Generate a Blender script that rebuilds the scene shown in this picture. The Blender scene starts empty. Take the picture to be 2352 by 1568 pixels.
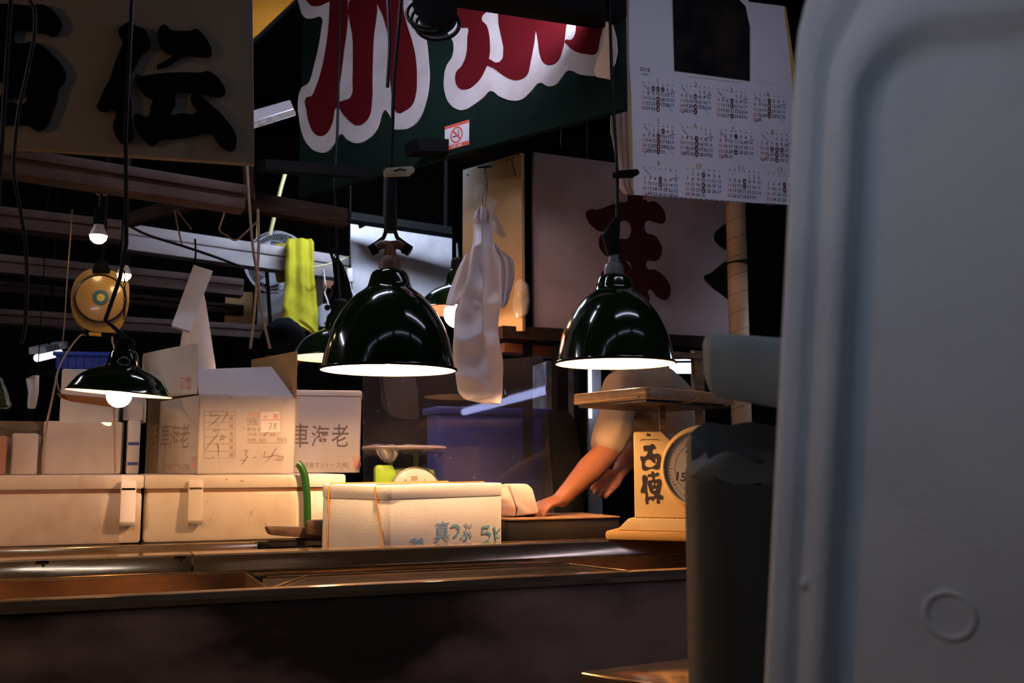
import bpy, bmesh, math, random, calendar
from mathutils import Vector, Matrix, noise
random.seed(7)
SC = bpy.context.scene
COL = SC.collection
PI = math.pi
V = Vector

# ---------------------------------------------------------------- camera
FPX, EYE = 2288.0, 1.15
PITCH = math.atan(281 / FPX)
CP, SP = math.cos(PITCH), math.sin(PITCH)
cam_data = bpy.data.cameras.new('camera')
cam_data.sensor_width = 36.0
cam_data.lens = 36.0 * FPX / 2352
cam_data.clip_start = 0.02
cam_data.dof.use_dof = True
cam_data.dof.focus_distance = 2.9
cam_data.dof.aperture_fstop = 5.0
cam = bpy.data.objects.new('camera', cam_data)
COL.objects.link(cam)
cam.location = (0, 0, EYE)
cam.rotation_euler = (PI / 2 + PITCH, 0, 0)
SC.camera = cam

# ---------------------------------------------------------------- world and exposure
W = bpy.data.worlds.new('world')
SC.world = W
W.use_nodes = True
W.node_tree.nodes['Background'].inputs[0].default_value = (0.55, 0.62, 1.0, 1)
W.node_tree.nodes['Background'].inputs[1].default_value = 0.006
SC.view_settings.view_transform = 'Standard'
SC.view_settings.look = 'None'
SC.view_settings.gamma = 1.0
SC.view_settings.use_curve_mapping = False
SC.view_settings.exposure = 0.0
try:
    SC.cycles.use_denoising = True
    SC.cycles.sample_clamp_indirect = 4.0
    SC.cycles.sample_clamp_direct = 0.0
    SC.cycles.caustics_reflective = False
    SC.cycles.caustics_refractive = False
    SC.cycles.max_bounces = 8
    SC.cycles.transparent_max_bounces = 16
except Exception:
    pass

# strengths of the lamps of the place (radiance of the glowing surface)
WARM = (1.0, 0.55, 0.255)
COOL = (0.62, 0.74, 1.0)
L_BELL = 700.0       # bulb in each deep enamel shade
L_FLAT = 110.0        # bulb in the shallow shade at left
L_LED = 17.0
L_TUBE = 5.0         # aisle tubes
L_BACK = 300.0         # tubes deep in the stall

# ---------------------------------------------------------------- geometry helpers
def at(px, py, Y):
    """world point seen at photo pixel (px, py) at distance Y in front of the camera"""
    xc, yc = (px - 1176) / FPX, (784 - py) / FPX
    d = V((xc, CP - yc * SP, SP + yc * CP))
    t = Y / d.y
    return V((d.x * t, Y, EYE + d.z * t))

class Plane:
    """a board standing in the place: o origin, x along it, up, n towards its front"""
    def __init__(s, o, x, up=(0, 0, 1)):
        s.o = V(o); s.x = V(x).normalized()
        up = V(up); up = (up - s.x * up.dot(s.x)).normalized()
        s.up = up; s.n = s.x.cross(up)
    def hit(s, px, py):
        xc, yc = (px - 1176) / FPX, (784 - py) / FPX
        d = V((xc, CP - yc * SP, SP + yc * CP))
        e = V((0, 0, EYE))
        t = (s.o - e).dot(s.n) / d.dot(s.n)
        p = e + d * t - s.o
        return (p.dot(s.x), p.dot(s.up))
    def w(s, a, b, c=0.0):
        return s.o + s.x * a + s.up * b + s.n * c
    def p(s, px, py, c=0.0):
        a, b = s.hit(px, py)
        return s.w(a, b, c)

def dirv(deg):
    return V((math.cos(math.radians(deg)), math.sin(math.radians(deg)), 0))

U = dirv(22.9)                      # along the counter
Vv = V((-U.y, U.x, 0))              # into the stall
P0 = V((-1.04, 2.03, 0))
def S(s, t, z):
    """stall coordinates, z relative to eye height"""
    p = P0 + U * s + Vv * t
    return V((p.x, p.y, EYE + z))
def s_at(px, t):
    """s of the line at depth t that appears over photo column px"""
    k = (px - 1176) / FPX
    b = P0 + Vv * t
    return (k * b.y - b.x) / (U.x - k * U.y)

class MB:
    def __init__(s):
        s.bm = bmesh.new()
    def poly(s, pts):
        return s.bm.faces.new([s.bm.verts.new(p) for p in pts])
    def mesh(s, verts, faces):
        vs = [s.bm.verts.new(v) for v in verts]
        for f in faces:
            try:
                s.bm.faces.new([vs[i] for i in f])
            except ValueError:
                pass
        return vs
    def obox(s, o, ax, ay, az, bevel=0.0, seg=2):
        o, ax, ay, az = V(o), V(ax), V(ay), V(az)
        c = [o, o + ax, o + ax + ay, o + ay]
        c += [p + az for p in c]
        vs = [s.bm.verts.new(p) for p in c]
        fs = [s.bm.faces.new([vs[i] for i in f]) for f in
              ((3, 2, 1, 0), (4, 5, 6, 7), (0, 1, 5, 4), (1, 2, 6, 5), (2, 3, 7, 6), (3, 0, 4, 7))]
        bmesh.ops.recalc_face_normals(s.bm, faces=fs)
        if bevel:
            es = list({e for f in fs for e in f.edges})
            bmesh.ops.bevel(s.bm, geom=es, offset=bevel, segments=seg, profile=0.5, affect='EDGES')
        return s
    def cbox(s, c, sx, sy, sz, ang=0.0, bevel=0.0, seg=2):
        """box centred in plan on c, standing on c.z, turned by ang degrees"""
        x, y = dirv(ang) * sx, dirv(ang + 90) * sy
        return s.obox(V(c) - x / 2 - y / 2, x, y, V((0, 0, sz)), bevel, seg)
    def bar(s, a, b, w, h, up=(0, 0, 1), bevel=0.0):
        a, b = V(a), V(b)
        d = (b - a).normalized()
        side = d.cross(V(up)).normalized()
        u = side.cross(d)
        return s.obox(a - side * w / 2 - u * h / 2, b - a, side * w, u * h, bevel)
    def rings(s, rings, cap=True, closed=True):
        rs = [[s.bm.verts.new(p) for p in r] for r in rings]
        n = len(rs[0])
        for a, b in zip(rs, rs[1:]):
            for i in range(n if closed else n - 1):
                j = (i + 1) % n
                try:
                    s.bm.faces.new((a[i], a[j], b[j], b[i]))
                except ValueError:
                    pass
        if cap and closed:
            s.bm.faces.new(list(reversed(rs[0])))
            s.bm.faces.new(rs[-1])
        return s
    def tube(s, pts, r, n=8, cap=True):
        pts = [V(p) for p in pts]
        rad = r if isinstance(r, (list, tuple)) else [r] * len(pts)
        prev = None
        rings = []
        for i, p in enumerate(pts):
            d = (pts[min(i + 1, len(pts) - 1)] - pts[max(i - 1, 0)]).normalized()
            if prev is None:
                a = V((0, 0, 1)) if abs(d.z) < 0.9 else V((1, 0, 0))
                x = d.cross(a).normalized()
            else:
                x = (prev - d * prev.dot(d)).normalized()
            y = d.cross(x)
            prev = x
            rings.append([p + (x * math.cos(2 * PI * k / n) + y * math.sin(2 * PI * k / n)) * rad[i] for k in range(n)])
        return s.rings(rings, cap)
    def lathe(s, prof, o, axis=(0, 0, 1), n=48, cap=False, sx=1.0):
        """prof: (radius, height along axis)"""
        ax = V(axis).normalized()
        a = V((1, 0, 0)) if abs(ax.x) < 0.9 else V((0, 1, 0))
        x = (a - ax * a.dot(ax)).normalized()
        y = ax.cross(x)
        rings = [[V(o) + ax * h + (x * math.cos(2 * PI * k / n) * sx + y * math.sin(2 * PI * k / n)) * max(r, 1e-4) for k in range(n)] for r, h in prof]
        return s.rings(rings, cap)
    def ball(s, c, r, n=20, sz=1.0):
        prof = [(r * math.sin(PI * k / 12), -r * sz * math.cos(PI * k / 12)) for k in range(13)]
        return s.lathe(prof, c, n=n)
    def add_mesh(s, verts, faces, fn):
        vs = [s.bm.verts.new(fn(v)) for v in verts]
        for f in faces:
            try:
                s.bm.faces.new([vs[i] for i in f])
            except ValueError:
                pass
        return s
    # flat ink stroke lying on a plane
    def stroke(s, pl, pts, w, c=0.0008, closed=False):
        q = [V((*pl.hit(*p), 0)) for p in pts]
        if closed:
            q.append(q[0].copy())
        L, R = [], []
        for i, p in enumerate(q):
            d = (q[min(i + 1, len(q) - 1)] - q[max(i - 1, 0)])
            if closed and i in (0, len(q) - 1):
                d = q[1] - q[-2]
            d.normalize()
            nn = V((-d.y, d.x, 0)) * (w[i] if isinstance(w, (list, tuple)) else w) / 2
            L.append(pl.w(*(p + nn).xy, c)); R.append(pl.w(*(p - nn).xy, c))
        for i in range(len(q) - 1):
            s.poly((L[i], R[i], R[i + 1], L[i + 1]))
        return s
    def quad_px(s, pl, pts, c0, c1):
        return s.prism(pl, [pl.hit(*p) for p in pts], c0, c1)
    def prism(s, pl, ab, c0, c1, bevel=0.0):
        """outline (a, b) on the plane, from c0 to c1 along its normal"""
        bot = [s.bm.verts.new(pl.w(a, b, c0)) for a, b in ab]
        top = [s.bm.verts.new(pl.w(a, b, c1)) for a, b in ab]
        n = len(ab)
        fs = [s.bm.faces.new(list(reversed(bot))), s.bm.faces.new(top)]
        for i in range(n):
            j = (i + 1) % n
            fs.append(s.bm.faces.new((bot[i], bot[j], top[j], top[i])))
        bmesh.ops.recalc_face_normals(s.bm, faces=fs)
        if bevel:
            es = list({e for f in fs for e in f.edges})
            bmesh.ops.bevel(s.bm, geom=es, offset=bevel, segments=2, profile=0.5, affect='EDGES')
        return s
    def glyph(s, pl, loops, c0, c1, smooth=True, px=True):
        """outline with holes cut out of a sheet standing from c0 to c1 in front of the plane"""
        cu = bpy.data.curves.new('tmp', 'CURVE')
        cu.dimensions = '2D'; cu.fill_mode = 'BOTH'; cu.extrude = (c1 - c0) / 2
        cu.resolution_u = 5
        for lp in loops:
            q = [pl.hit(*p) for p in lp] if px else lp
            if smooth:
                sp = cu.splines.new('BEZIER')
                sp.bezier_points.add(len(q) - 1)
                for bp, (a, b) in zip(sp.bezier_points, q):
                    bp.co = (a, b, 0)
                    bp.handle_left_type = bp.handle_right_type = 'AUTO'
            else:
                sp = cu.splines.new('POLY')
                sp.points.add(len(q) - 1)
                for bp, (a, b) in zip(sp.points, q):
                    bp.co = (a, b, 0, 1)
            sp.use_cyclic_u = True
        ob = bpy.data.objects.new('tmp', cu)
        me = bpy.data.meshes.new_from_object(ob)
        mid = (c0 + c1) / 2
        s.add_mesh([v.co for v in me.vertices], [list(p.vertices) for p in me.polygons],
                   lambda v: pl.w(v.x, v.y, v.z + mid))
        bpy.data.objects.remove(ob); bpy.data.curves.remove(cu); bpy.data.meshes.remove(me)
        return s
    def text(s, pl, body, x0, y0, x1, y1, c=0.0008, skew=0.0, dx=0.0):
        """printed characters filling the photo rectangle on the plane; corners given left-top, right-bottom"""
        vs, fs, bb = text_mesh(body)
        (a0, b0), (a1, b1) = pl.hit(x0, y0), pl.hit(x1, y1 + 0)
        w, h = max(bb[2] - bb[0], 1e-6), max(bb[3] - bb[1], 1e-6)
        def fn(v):
            fx, fy = (v[0] - bb[0]) / w, (v[1] - bb[1]) / h
            return pl.w(a0 + (a1 - a0) * fx + dx * fy, b1 + (b0 - b1) * fy + skew * fx, c)
        return s.add_mesh(vs, fs, fn)
    def text_at(s, pl, body, a, b, size, c=0.0008, ang=0.0):
        vs, fs, bb = text_mesh(body)
        cx = (bb[0] + bb[2]) / 2; cy = 0.36
        ca, sa = math.cos(ang), math.sin(ang)
        def fn(v):
            x, y = (v[0] - cx) * size, (v[1] - cy) * size
            return pl.w(a + x * ca - y * sa, b + x * sa + y * ca, c)
        return s.add_mesh(vs, fs, fn)
    def puff(s, pl, rows, thick, fold=0.0, freq=3.0, seed=0.0, n=28, rough=0.0, nr=None):
        """soft body between left and right outline rows (y, xl, xr): flattened rings with folds"""
        ys = [r[0] for r in rows]
        out = []
        nr = nr or len(rows) * 4
        for k in range(nr + 1):
            y = ys[0] + (ys[-1] - ys[0]) * k / nr
            i = max(j for j in range(len(ys)) if ys[j] <= y + 1e-6)
            i = min(i, len(ys) - 2)
            f = (y - ys[i]) / (ys[i + 1] - ys[i])
            xl = rows[i][1] * (1 - f) + rows[i + 1][1] * f
            xr = rows[i][2] * (1 - f) + rows[i + 1][2] * f
            out.append((y, xl, xr))
        rings = []
        for y, xl, xr in out:
            aL, b = pl.hit(xl, y); aR, b2 = pl.hit(xr, y)
            mid, hw = (aL + aR) / 2, (aR - aL) / 2
            ring = []
            for k in range(n):
                th = 2 * PI * k / n
                cx = math.cos(th)
                th_c = thick * (abs(math.sin(th)) ** 0.7) * (1 if math.sin(th) > 0 else -0.6)
                fo = fold * (math.sin(freq * cx * 2.2 + seed + (b * 3.0)) + 0.5 * math.sin(freq * 2.3 * cx + seed * 2 - b * 4)) * (1 - abs(cx) ** 6)
                bb = b * (1 - (cx + 1) / 2) + b2 * (cx + 1) / 2
                p = pl.w(mid + hw * cx, bb, th_c + fo)
                if rough:
                    p += pl.n * rough * (noise.noise(p * 14 + V((seed, 0, 0))) + 2.2 * (0.25 - abs(noise.noise(p * 7 + V((seed, 2, 0)))))) + pl.x * rough * 0.4 * noise.noise(p * 11 + V((0, seed, 3)))
                ring.append(p)
            rings.append(ring)
        return s.rings(rings)

_TXT = {}
def text_mesh(body):
    if body not in _TXT:
        cu = bpy.data.curves.new('tmp', 'FONT'); cu.body = body; cu.resolution_u = 3; cu.offset = 0.014 if body.isascii() else 0.004
        ob = bpy.data.objects.new('tmp', cu)
        me = bpy.data.meshes.new_from_object(ob)
        vs = [tuple(v.co) for v in me.vertices]
        fs = [list(p.vertices) for p in me.polygons]
        bb = (min(v[0] for v in vs), min(v[1] for v in vs), max(v[0] for v in vs), max(v[1] for v in vs)) if vs else (0, 0, 1, 1)
        _TXT[body] = (vs, fs, bb)
        bpy.data.objects.remove(ob); bpy.data.curves.remove(cu); bpy.data.meshes.remove(me)
    return _TXT[body]

# ---------------------------------------------------------------- object helpers
def root_loc(o):
    while o.parent:
        o = o.parent
    return o.location
def tomesh(name, mb, m, smooth=35):
    me = bpy.data.meshes.new(name)
    bmesh.ops.remove_doubles(mb.bm, verts=mb.bm.verts[:], dist=1e-6)
    mb.bm.to_mesh(me); mb.bm.free()
    me.materials.append(m)
    if smooth:
        me.shade_smooth()
        me.set_sharp_from_angle(angle=math.radians(smooth))
    return me
def part(name, mb, m, parent, smooth=35, label=None, stuff=False):
    me = tomesh(name, mb, m, smooth)
    me.transform(Matrix.Translation(-root_loc(parent)))
    o = bpy.data.objects.new(name, me); COL.objects.link(o)
    o.parent = parent
    if label: o['label'] = label
    if stuff: o['kind'] = 'stuff'
    return o
def thing(name, label, cat, loc, group=None):
    o = bpy.data.objects.new(name, None); COL.objects.link(o)
    o.location = loc; o.empty_display_size = 0.05
    o['label'] = label; o['category'] = cat
    if group: o['group'] = group
    return o
def solo(name, mb, m, label, cat, loc=None, group=None, smooth=35, kind=None):
    me = tomesh(name, mb, m, smooth)
    if loc is None:
        c = [v.co for v in me.vertices]
        loc = V((sum(p.x for p in c) / len(c), sum(p.y for p in c) / len(c), min(p.z for p in c)))
    me.transform(Matrix.Translation(-V(loc)))
    o = bpy.data.objects.new(name, me); COL.objects.link(o)
    o.location = loc
    o['label'] = label; o['category'] = cat
    if group: o['group'] = group
    if kind: o['kind'] = kind
    return o
def struct(name, mb, m, smooth=35):
    me = tomesh(name, mb, m, smooth)
    o = bpy.data.objects.new(name, me); COL.objects.link(o)
    o['kind'] = 'structure'
    return o

# ---------------------------------------------------------------- materials
def mat(name, col, rough=0.6, metal=0.0, col2=None, scale=8.0, amt=0.5, thr=(0.4, 0.65), bump=0.0, bscale=60.0,
        coat=0.0, spec=0.5, trans=0.0, stretch=(1, 1, 1), rvar=0.0):
    m = bpy.data.materials.new(name); m.use_nodes = True
    nt = m.node_tree; b = nt.nodes['Principled BSDF']
    b.inputs['Base Color'].default_value = (*col, 1)
    b.inputs['Roughness'].default_value = rough
    b.inputs['Metallic'].default_value = metal
    b.inputs['Specular IOR Level'].default_value = spec
    b.inputs['Coat Weight'].default_value = coat
    b.inputs['Coat Roughness'].default_value = 0.06
    tc = nt.nodes.new('ShaderNodeTexCoord')
    mp = nt.nodes.new('ShaderNodeMapping'); mp.inputs['Scale'].default_value = stretch
    nt.links.new(tc.outputs['Object'], mp.inputs[0])
    if col2 is not None:
        n = nt.nodes.new('ShaderNodeTexNoise'); n.inputs['Scale'].default_value = scale; n.inputs['Detail'].default_value = 6
        nt.links.new(mp.outputs[0], n.inputs['Vector'])
        r = nt.nodes.new('ShaderNodeMapRange'); r.inputs[1].default_value = thr[0]; r.inputs[2].default_value = thr[1]; r.inputs[4].default_value = amt
        nt.links.new(n.outputs[0], r.inputs[0])
        mx = nt.nodes.new('ShaderNodeMix'); mx.data_type = 'RGBA'
        mx.inputs[6].default_value = (*col, 1); mx.inputs[7].default_value = (*col2, 1)
        nt.links.new(r.outputs[0], mx.inputs[0]); nt.links.new(mx.outputs[2], b.inputs['Base Color'])
        if rvar:
            r2 = nt.nodes.new('ShaderNodeMapRange'); r2.inputs[1].default_value = 0.3; r2.inputs[2].default_value = 0.7
            r2.inputs[3].default_value = max(rough - rvar, 0.02); r2.inputs[4].default_value = rough + rvar
            nt.links.new(n.outputs[0], r2.inputs[0]); nt.links.new(r2.outputs[0], b.inputs['Roughness'])
    if bump:
        n2 = nt.nodes.new('ShaderNodeTexNoise'); n2.inputs['Scale'].default_value = bscale; n2.inputs['Detail'].default_value = 4
        nt.links.new(mp.outputs[0], n2.inputs['Vector'])
        bp = nt.nodes.new('ShaderNodeBump'); bp.inputs['Strength'].default_value = bump; bp.inputs['Distance'].default_value = 0.004
        nt.links.new(n2.outputs[0], bp.inputs['Height']); nt.links.new(bp.outputs[0], b.inputs['Normal'])
    if trans:
        t = nt.nodes.new('ShaderNodeBsdfTranslucent'); t.inputs[0].default_value = (*col, 1)
        mxs = nt.nodes.new('ShaderNodeMixShader'); mxs.inputs[0].default_value = trans
        nt.links.new(b.outputs[0], mxs.inputs[1]); nt.links.new(t.outputs[0], mxs.inputs[2])
        nt.links.new(mxs.outputs[0], nt.nodes['Material Output'].inputs[0])
    return m
def glow(name, col, strength):
    m = bpy.data.materials.new(name); m.use_nodes = True
    nt = m.node_tree; nt.nodes.remove(nt.nodes['Principled BSDF'])
    e = nt.nodes.new('ShaderNodeEmission'); e.inputs[0].default_value = (*col, 1); e.inputs[1].default_value = strength
    nt.links.new(e.outputs[0], nt.nodes['Material Output'].inputs[0])
    return m
def clear(name, tint, dust, dustamt, scale=6.0, ior=1.45, rough=0.03, specks=0.0, floor=0.0):
    """clear or dusty sheet: see-through, with its mirror gloss and a film of dirt"""
    m = bpy.data.materials.new(name); m.use_nodes = True
    nt = m.node_tree; b = nt.nodes['Principled BSDF']; out = nt.nodes['Material Output']
    b.inputs['Base Color'].default_value = (*dust, 1); b.inputs['Roughness'].default_value = 0.7
    tr = nt.nodes.new('ShaderNodeBsdfTransparent'); tr.inputs[0].default_value = (*tint, 1)
    gl = nt.nodes.new('ShaderNodeBsdfGlossy'); gl.inputs['Roughness'].default_value = rough
    fr = nt.nodes.new('ShaderNodeFresnel'); fr.inputs[0].default_value = ior
    tc = nt.nodes.new('ShaderNodeTexCoord')
    n = nt.nodes.new('ShaderNodeTexNoise'); n.inputs['Scale'].default_value = scale; n.inputs['Detail'].default_value = 8
    nt.links.new(tc.outputs['Object'], n.inputs['Vector'])
    r = nt.nodes.new('ShaderNodeMapRange'); r.inputs[1].default_value = 0.3; r.inputs[2].default_value = 0.75
    r.inputs[3].default_value = floor; r.inputs[4].default_value = dustamt
    nt.links.new(n.outputs[0], r.inputs[0])
    fac = r.outputs[0]
    if specks:
        n3 = nt.nodes.new('ShaderNodeTexNoise'); n3.inputs['Scale'].default_value = 45; n3.inputs['Detail'].default_value = 3
        nt.links.new(tc.outputs['Object'], n3.inputs['Vector'])
        r3 = nt.nodes.new('ShaderNodeMapRange'); r3.inputs[1].default_value = 0.7; r3.inputs[2].default_value = 0.74; r3.inputs[4].default_value = specks
        nt.links.new(n3.outputs[0], r3.inputs[0])
        ad = nt.nodes.new('ShaderNodeMath'); ad.operation = 'ADD'; ad.use_clamp = True
        nt.links.new(fac, ad.inputs[0]); nt.links.new(r3.outputs[0], ad.inputs[1]); fac = ad.outputs[0]
        mx = nt.nodes.new('ShaderNodeMix'); mx.data_type = 'RGBA'
        mx.inputs[6].default_value = (*dust, 1); mx.inputs[7].default_value = (0.02, 0.015, 0.01, 1)
        nt.links.new(r3.outputs[0], mx.inputs[0]); nt.links.new(mx.outputs[2], b.inputs['Base Color'])
    a = nt.nodes.new('ShaderNodeMixShader'); c = nt.nodes.new('ShaderNodeMixShader')
    nt.links.new(fac, a.inputs[0]); nt.links.new(tr.outputs[0], a.inputs[1]); nt.links.new(b.outputs[0], a.inputs[2])
    nt.links.new(fr.outputs[0], c.inputs[0]); nt.links.new(a.outputs[0], c.inputs[1]); nt.links.new(gl.outputs[0], c.inputs[2])
    # the far face of the sheet adds nothing of its own
    gm_ = nt.nodes.new('ShaderNodeNewGeometry'); t2 = nt.nodes.new('ShaderNodeBsdfTransparent'); z = nt.nodes.new('ShaderNodeMixShader')
    nt.links.new(gm_.outputs['Backfacing'], z.inputs[0]); nt.links.new(c.outputs[0], z.inputs[1]); nt.links.new(t2.outputs[0], z.inputs[2])
    nt.links.new(z.outputs[0], out.inputs[0])
    return m

M = {}
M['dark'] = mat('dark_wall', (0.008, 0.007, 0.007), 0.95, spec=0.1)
M['floor'] = mat('wet_concrete', (0.05, 0.048, 0.045), 0.35, col2=(0.02, 0.02, 0.02), scale=3)
M['black'] = mat('black_metal', (0.006, 0.006, 0.006), 0.85, spec=0.06)
M['blackrub'] = mat('black_rubber', (0.006, 0.006, 0.006), 0.9, spec=0.1)
M['steel'] = mat('stainless_steel', (0.5, 0.34, 0.19), 0.14, 0.82, col2=(0.3, 0.2, 0.12), scale=5, amt=0.7, thr=(0.45, 0.7), bump=0.012, bscale=22, stretch=(1, 1, 6), rvar=0.05)  # stained; brown base also puts warm lamp reflections into the colour
M['steeldk'] = mat('stained_steel', (0.3, 0.27, 0.24), 0.3, 1.0, col2=(0.12, 0.09, 0.06), scale=6, amt=0.8, bump=0.05, bscale=30, rvar=0.1)
M['panel'] = mat('counter_front', (0.05, 0.03, 0.02), 0.32, col2=(0.42, 0.25, 0.16), scale=1.6, amt=1.0, thr=(0.44, 0.6), bump=0.05, bscale=20, stretch=(1, 1, 2.2), rvar=0.08)
M['wood_beam'] = mat('dark_timber', (0.026, 0.015, 0.01), 0.85, spec=0.1, col2=(0.012, 0.008, 0.006), scale=12, amt=0.8, stretch=(1, 1, 8))
M['beam_dk'] = mat('brown_painted_beam', (0.095, 0.066, 0.056), 0.75, spec=0.2, col2=(0.05, 0.03, 0.024), scale=6, amt=0.7)
M['beam_white'] = mat('painted_beam', (0.44, 0.4, 0.39), 0.55, col2=(0.3, 0.22, 0.16), scale=7, amt=0.6, thr=(0.5, 0.75))
M['foam'] = mat('styrofoam', (0.86, 0.84, 0.81), 0.75, col2=(0.74, 0.7, 0.65), scale=9, amt=0.4, bump=0.25, bscale=260, spec=0.3)
M['foam_old'] = mat('worn_styrofoam', (0.66, 0.66, 0.65), 0.75, col2=(0.5, 0.5, 0.5), scale=7, amt=0.6, thr=(0.45, 0.7), bump=0.3, bscale=120, spec=0.3)
M['foam_dirty'] = mat('dirty_styrofoam', (0.64, 0.6, 0.58), 0.8, col2=(0.5, 0.4, 0.3), scale=6, amt=0.5, thr=(0.5, 0.75), bump=0.2, bscale=200)
M['cooler'] = mat('old_white_plastic', (0.86, 0.8, 0.72), 0.42, col2=(0.5, 0.28, 0.08), scale=5, amt=0.75, thr=(0.56, 0.8), bump=0.03, bscale=30)
M['latch'] = mat('latch_plastic', (0.88, 0.83, 0.76), 0.4, col2=(0.5, 0.25, 0.07), scale=14, amt=0.6, thr=(0.62, 0.8))
M['carton'] = mat('white_carton', (0.57, 0.54, 0.53), 0.75, col2=(0.47, 0.42, 0.4), scale=5, amt=0.5, thr=(0.5, 0.75), bump=0.03, bscale=40)
M['kraft'] = mat('brown_cardboard', (0.42, 0.24, 0.1), 0.85, col2=(0.33, 0.18, 0.07), scale=10, amt=0.5, bump=0.05, bscale=80)
M['ink'] = mat('black_ink', (0.05, 0.04, 0.045), 0.7)
M['ink_soft'] = mat('faded_black_ink', (0.19, 0.15, 0.14), 0.8)
M['ink_pencil'] = mat('grey_print', (0.28, 0.22, 0.19), 0.8)
M['ink_red'] = mat('red_ink', (0.75, 0.12, 0.07), 0.7)
M['ink_redsoft'] = mat('faded_red_print', (0.75, 0.33, 0.27), 0.8)
M['ink_blue'] = mat('blue_marker', (0.1, 0.3, 0.55), 0.7, col2=(0.4, 0.5, 0.62), scale=60, amt=0.6, thr=(0.45, 0.6))
M['ink_teal'] = mat('teal_marker', (0.07, 0.38, 0.55), 0.7, col2=(0.35, 0.5, 0.6), scale=50, amt=0.6, thr=(0.45, 0.6))
M['green_en'] = mat('green_enamel', (0.006, 0.014, 0.004), 0.12, coat=0.6, spec=0.3)
M['white_en'] = mat('white_enamel', (0.9, 0.86, 0.78), 0.35)
M['red_en'] = mat('red_enamel', (0.75, 0.16, 0.1), 0.4)
M['ceramic'] = mat('brown_bakelite', (0.16, 0.07, 0.03), 0.5, col2=(0.1, 0.05, 0.03), scale=20, amt=0.6)
M['ceramic_g'] = mat('grey_socket', (0.1, 0.095, 0.09), 0.5)
M['ceramic_w'] = mat('white_ceramic', (0.7, 0.66, 0.6), 0.4, col2=(0.3, 0.2, 0.12), scale=30, amt=0.6, thr=(0.5, 0.7))
M['sign_cream'] = mat('cream_board', (0.25, 0.195, 0.12), 0.8, col2=(0.2, 0.15, 0.09), scale=3, amt=0.5)
M['letter_black'] = mat('black_letter', (0.004, 0.004, 0.004), 0.85, spec=0.1)
M['sign_green'] = mat('green_board', (0.009, 0.022, 0.016), 0.9, col2=(0.005, 0.011, 0.009), scale=4, amt=0.7, spec=0.08)
M['paint_white'] = mat('aged_white_paint', (0.62, 0.57, 0.54), 0.75, col2=(0.42, 0.37, 0.33), scale=9, amt=0.5, thr=(0.45, 0.7))
M['paint_red'] = mat('dark_red_paint', (0.1, 0.005, 0.008), 0.85, spec=0.08)
M['paint_darkred'] = mat('maroon_paint', (0.035, 0.004, 0.005), 0.8, spec=0.2)
M['sign_pink'] = mat('grimy_pale_board', (0.36, 0.26, 0.245), 0.75, col2=(0.22, 0.13, 0.12), scale=4, amt=0.6, thr=(0.42, 0.7))
M['sign_yel'] = mat('yellowed_board', (0.6, 0.36, 0.14), 0.7, col2=(0.4, 0.22, 0.1), scale=4, amt=0.6, stretch=(1, 1, 0.3))
M['paper'] = mat('white_paper', (0.8, 0.78, 0.8), 0.7)
M['paper_old'] = mat('curled_old_paper', (0.42, 0.3, 0.22), 0.8)
M['paper_peach'] = mat('peach_paper', (0.85, 0.55, 0.36), 0.8)
M['yellow_edge'] = mat('yellow_paper', (0.65, 0.42, 0.08), 0.7)
M['picture'] = mat('dark_picture', (0.028, 0.022, 0.016), 0.85, spec=0.06, col2=(0.006, 0.006, 0.012), scale=7, amt=1.0, thr=(0.4, 0.6))
M['date_red'] = mat('date_red_ink', (0.55, 0.12, 0.12), 0.8)
M['date_blue'] = mat('date_blue_ink', (0.1, 0.12, 0.35), 0.8)
M['ring_red'] = mat('red_marker', (0.1, 0.008, 0.008), 0.8)
M['pen'] = mat('dark_pen', (0.03, 0.03, 0.07), 0.7)
M['gold'] = mat('gold_line', (0.4, 0.3, 0.12), 0.6)
M['tissue'] = mat('thin_white_plastic', (0.93, 0.86, 0.84), 0.38, trans=0.25, bump=0.25, bscale=22)
M['wrap'] = clear('cling_film', (0.93, 0.93, 0.93), (0.7, 0.62, 0.55), 0.45, scale=16, ior=1.7, rough=0.12, floor=0.08)
M['film'] = clear('thin_clear_film', (0.97, 0.97, 0.97), (0.85, 0.8, 0.78), 0.4, scale=30, ior=1.25, rough=0.15, floor=0.02)
M['towel'] = mat('yellow_towel', (0.6, 0.54, 0.025), 0.95, col2=(0.48, 0.42, 0.015), scale=60, amt=0.5, bump=0.5, bscale=220)
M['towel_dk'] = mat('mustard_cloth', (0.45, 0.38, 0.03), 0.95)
M['fan_white'] = mat('fan_white', (0.75, 0.75, 0.78), 0.4)
M['white_box'] = mat('white_metal', (0.72, 0.7, 0.72), 0.5)
M['steel_panel'] = mat('galvanised_sheet', (0.66, 0.64, 0.66), 0.5, 0.25, col2=(0.4, 0.37, 0.37), scale=7, amt=0.6, thr=(0.42, 0.68))
M['rust_wood'] = mat('reddish_wood', (0.3, 0.1, 0.03), 0.6)
M['brass_case'] = mat('ochre_case', (0.5, 0.28, 0.07), 0.45, col2=(0.3, 0.15, 0.04), scale=9, amt=0.6)
M['dial_tan'] = mat('tan_dial', (0.55, 0.31, 0.11), 0.22, col2=(0.36, 0.2, 0.08), scale=7, amt=0.5, coat=0.6)
M['blue'] = mat('blue_ring', (0.04, 0.12, 0.2), 0.5)
M['yellow'] = mat('yellow_spot', (0.65, 0.5, 0.08), 0.5)
M['yellow_tag'] = mat('ochre_tag', (0.75, 0.4, 0.06), 0.6)
M['blue_crate'] = mat('blue_plastic', (0.02, 0.07, 0.42), 0.4)
M['blue_tub'] = mat('blue_tub', (0.03, 0.06, 0.34), 0.45, col2=(0.012, 0.025, 0.15), scale=3, amt=0.5)
M['hose'] = mat('green_hose', (0.01, 0.075, 0.007), 0.3)
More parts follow.
